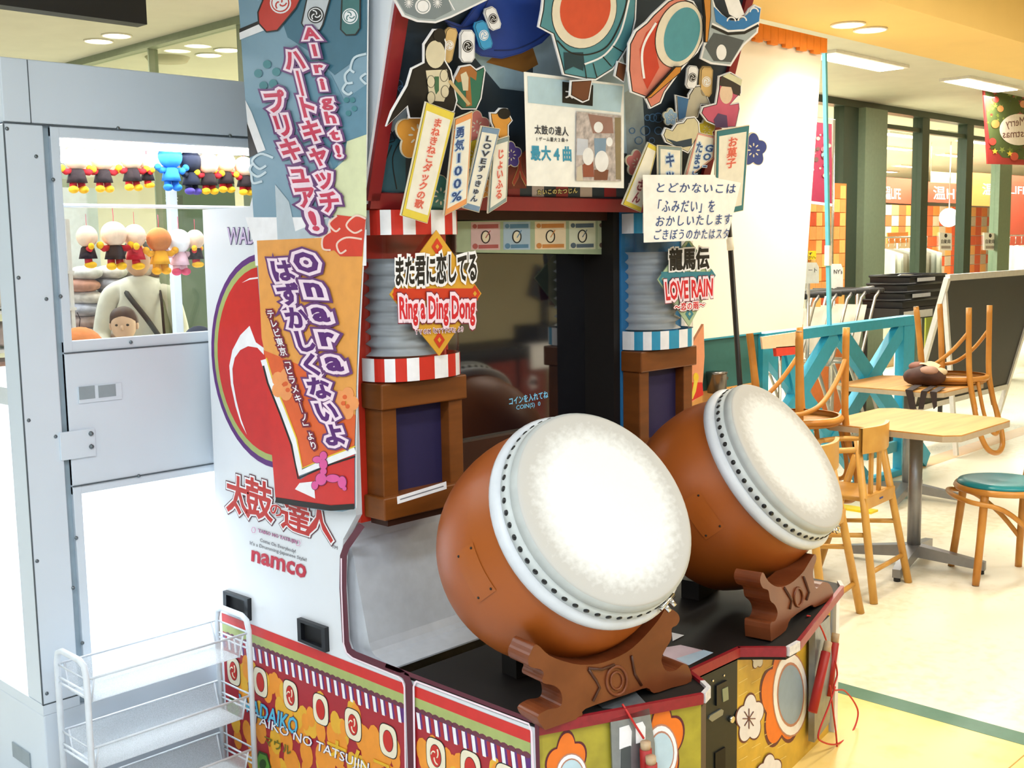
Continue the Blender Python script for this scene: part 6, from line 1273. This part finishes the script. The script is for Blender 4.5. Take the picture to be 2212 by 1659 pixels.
B().bar(A0+Vector((0, .02, -.1)), Vector((A0.x, 3.45, .02)), .03, .03, al, (1, 0, 0)).build('rear_leg', bbd); B().bar(A1+Vector((0, .02, -.1)), Vector((A1.x, 3.45, .02)), .03, .03, al, (1, 0, 0)).build('rear_leg', bbd)
# ------------------------------------------------------------------ shopping trolleys, baskets, red-lipped sign
tc_ = M('trolley_chrome', '#b0aca4', .3, .8); tw = M('trolley_seat', '#c8bfae', .5); hb3 = M('handle_black', '#262422', .5)
def trolley(x, y, label):
    t = empty('shopping_trolley', (x, y, 0), label, 'trolley', 'row of nested trolleys')
    for sx in (-.2, .2):
        B().tube([(x+.02, y+sx, 1.02), (x-.05, y+sx, .98), (x-.24, y+sx, .64), (x-.3, y+sx, .60)], .011, tc_, 8).build('side_tube', t)
        B().tube([(x-.02, y+sx, .60), (x+.1, y+sx, .45), (x+.28, y+sx, .16), (x+.30, y+sx, .1)], .011, tc_, 8).build('leg_tube', t)
        B().tube([(x+.28, y+sx, .12), (x-.35, y+sx, .14)], .011, tc_, 8).build('base_tube', t)
        for dx in (.28, -.33): B().lathe([(.05, -.012), (.055, 0), (.05, .012)], hb3, 16, (x+dx, y+sx, .055), (0, 1, 0)).build('wheel', t)
    B().tube([(x+.02, y-.23, 1.02), (x+.02, y+.23, 1.02)], .016, hb3, 10).build('handle', t)
    B().tube([(x-.3, y-.2, .60), (x-.3, y+.2, .60)], .010, tc_, 8).build('rear_tube', t)
    B().grid(lambda u, v: (x-.04-.12*v, y-.13+.26*u, .93-.26*v), 4, 4, tw).build('seat_flap', t)
    t.scale = (1, 1, 1.18)
    return t
Y4 = 4.25
for i, px in enumerate([1688, 1730, 1768, 1806, 1838, 1868, 1898]):
    p = PY(Y4-.2)((px, 622)); trolley(p.x, Y4, '%s trolley in the nested row behind the blue fence' % ['first', 'second', 'third', 'fourth', 'fifth', 'sixth', 'seventh'][i])
a = PY(Y4-.25)((1700, 705)); c = PY(Y4-.25)((1880, 676)); 
# trolley bay rail
p0 = PY(4.6)((1890, 620)); p1 = PY(4.6)((1990, 594)); t = B().tube([(p0.x-.3, 4.6, 0), (p0.x-.3, 4.6, p0.z), (p0.x, 4.6, p0.z), (p1.x-.4, 4.6, p1.z), (p1.x, 4.6, p1.z), (p1.x, 4.6, 0)], .018, tc_, 8).build('bay_rail'); tag(t, 'grey bent rail behind the trolleys', 'rail')
# black shopping baskets stacked in a stand
bk_ = M('basket_black', '#1e1e20', .45); p0 = PY(4.3)((1900, 700)); p1 = PY(4.3)((2035, 605))
bx0 = PY(4.3)((1912, 650)).x+.3; bx1 = PY(4.3)((2042, 650)).x; zb_ = PY(4.3)((1960, 665)).z
for k in range(4):
    z = zb_+k*.065; o = empty('shopping_basket', ((bx0+bx1)/2, 4.45, z), '%s black shopping basket in the stack behind the blue fence' % ['lowest', 'second', 'third', 'topmost'][k], 'basket', 'stacked black baskets')
    x0 = bx0+.04*k; x1 = bx1; b = B()
    for (pa, pb) in (((x0, 4.3), (x1, 4.3)), ((x1, 4.3), (x1, 4.65)), ((x1, 4.65), (x0, 4.65)), ((x0, 4.65), (x0, 4.3))): b.add([(pa[0], pa[1], z+.06), (pb[0], pb[1], z+.06), (pb[0]*.98+.02*(x0+x1)/2, pb[1], z), (pa[0]*.98+.02*(x0+x1)/2, pa[1], z)], [(0, 1, 2, 3)], bk_)
    b.add([(x0, 4.3, z), (x1, 4.3, z), (x1, 4.65, z), (x0, 4.65, z)], [(0, 1, 2, 3)], bk_); b.build('basket_shell', o); B().tube([(x0, 4.3, z+.06), (x1, 4.3, z+.06), (x1, 4.65, z+.06), (x0, 4.65, z+.06)], .012, bk_, 6, True).build('rim', o)
    if k in (1, 3): B().box((x0+.12, 4.285, z+.015), (x0+.45, 4.29, z+.045), M('label_grey', '#b8b6b2', .5)).build('price_label', o)
st_ = B().box((bx0-.05, 4.3, zb_-.10), (bx1+.05, 4.65, zb_-.005), M('stand_dark', '#2c2a28', .6))
for x in (bx0, bx1): 
    for y in (4.32, 4.62): st_.box((x-.015, y-.015, 0), (x+.015, y+.015, zb_-.1), M('stand_dark', '#2c2a28'))
st_ = st_.box((bx0+.02, 4.29, zb_-.09), (bx0+.55, 4.295, zb_-.03), M('label_pale', '#d8d2c2', .5)).build('basket_stand'); tag(st_, 'dark stand carrying the black shopping baskets', 'stand')
# round topped white signs on the trolley bay
for i, (px, w_, y0, y1) in enumerate([(1752, 17, 567, 612), (1807, 14, 570, 622)]):
    S = PY(4.0 if i == 0 else 4.4); q = [(px-w_, y1), (px-w_, y0+10), (px-w_*.7, y0), (px+w_*.7, y0), (px+w_, y0+10), (px+w_, y1)]
    t = B().prism([S(p) for p in q], (0, .012, 0), M('paper_white', '#f0f0f2')).build('trolley_sign'); tag(t, ['white trolley sign with black writing left of the cyan pole', 'white trolley sign right of the cyan pole'][i], 'sign')
    c = S((px, y1)); B().tube([(c.x, S.p.y+.02, 0), (c.x, S.p.y+.02, c.z+.05)], .012, tc_).build('post', t)
    b = B(); word(b, S, 'ート' if i == 0 else "NY's", [(px-6, y0+12), (px+12, y0+12), (px+12, y0+21), (px-6, y0+21)], [(M('ink_dark', '#33343c'), .01)], .002); b.build('lettering', t)
# leaflet stand with a red base strip under the screen
S = PY(3.3); o = B().prism([S(q) for q in ((1645, 728), (1727, 716), (1728, 748), (1648, 754))], (0, .01, 0), M('sign_peach', '#ecd0b0', .6)).build('low_sign'); tag(o, 'pale sign with a red lower strip hanging under the white screen', 'sign')
B().prism([S(q) for q in ((1676, 750), (1728, 746), (1730, 764), (1678, 770))], (0, .02, 0), M('strip_red', '#d84436', .5)).build('red_strip', o)
c = S((1690, 770)); 
for px in (1692, 1731): c = S((px, 766)); B().tube([(c.x, 3.32, 0), (c.x, 3.32, c.z)], .010, tc_).build('leg', o)
# yellow wet-floor paper under the high chairs
p = PZ(.001)((1845, 1102)); o = B().box((p.x-.03, p.y-.12, 0), (p.x+.06, p.y+.14, .012), M('caution_yellow', '#e8cc1e', .5)).build('yellow_strip'); tag(o, 'yellow strip lying on the floor behind the high chairs', 'strip')
# ------------------------------------------------------------------ the counter behind the viewer (mirrored in the screen)
ys_ = 2*2.50
dk_ = M('counter_navy', '#262a34', .5); pnl = M('counter_red', '#7a2a22', .5)
def mir(q, d): p = PY(ys_-d)(q); return p  # a point mirrored in the screen shows at this pixel when it stands at y = d
P0 = mir((1010, 800), -.6); P1 = mir((1330, 760), -.6)
cz = PY(ys_+.6)((1150, 745)).z; cxa = PY(ys_+.6)((985, 760)).x-.4; cxb = PY(ys_+.6)((1325, 720)).x
ctr = empty('service_counter', ((cxa+cxb)/2, -.85, 0), 'dark service counter with red flower panels, seen in the screen reflection', 'counter')
B().box((cxa, -1.15, cz-.05), (cxb, -.58, cz), dk_).build('counter_top', ctr); B().box((cxa+.03, -1.1, 0), (cxb-.03, -.62, cz-.05), M('counter_body', '#1c1d24', .5)).build('counter_body', ctr)
n_ = 6
for i in range(n_):
    x = cxa+.08+i*(cxb-cxa-.16)/n_; pn = B().box((x, -.618, .12), (x+(cxb-cxa-.16)/n_-.05, -.605, cz-.10), pnl if i != 4 else M('poster_cream', '#e8d8a8', .6)).build('front_panel', ctr)
    if i != 4:
        for z in (.35, .62, cz-.28):
            if z > cz-.15: continue
            b = B(); b.face([(x+.12+.045*math.cos(k*math.pi/5)*(1 if k % 2 else .55), -.6045, z+.055*math.sin(k*math.pi/5)*(1 if k % 2 else .55)) for k in range(10)], M('petal_white', '#e8e6ee')); b.build('flower_print', pn)
q = PY(ys_+.75)((1190, 610)); reg = empty('cash_register', (q.x, -.75, cz), 'dark till with a tilted monitor on the counter, mirrored in the screen', 'till')
B().box((q.x-.2, -.95, cz), (q.x+.2, -.7, cz+.12), dk_).build('till_body', reg); B().box((q.x-.03, -.84, cz+.12), (q.x+.03, -.8, cz+.32), dk_).build('monitor_stand', reg); B().box((q.x-.15, -.83, cz+.28), (q.x+.15, -.79, cz+.52), dk_, Matrix.Rotation(.35, 3, 'Y')).build('monitor', reg)
q = PY(ys_+.62)((1165, 690)); o = B().box((q.x-.14, -.66, cz+.001), (q.x+.14, -.645, cz+.003), pwhite).box((q.x-.14, -.575, cz-.17), (q.x+.14, -.572, cz+.003), pwhite).box((q.x-.14, -.66, cz+.0005), (q.x+.14, -.572, cz+.003), pwhite).build('menu_sheet'); tag(o, 'pale menu sheet draped over the counter edge, mirrored in the screen', 'menu')
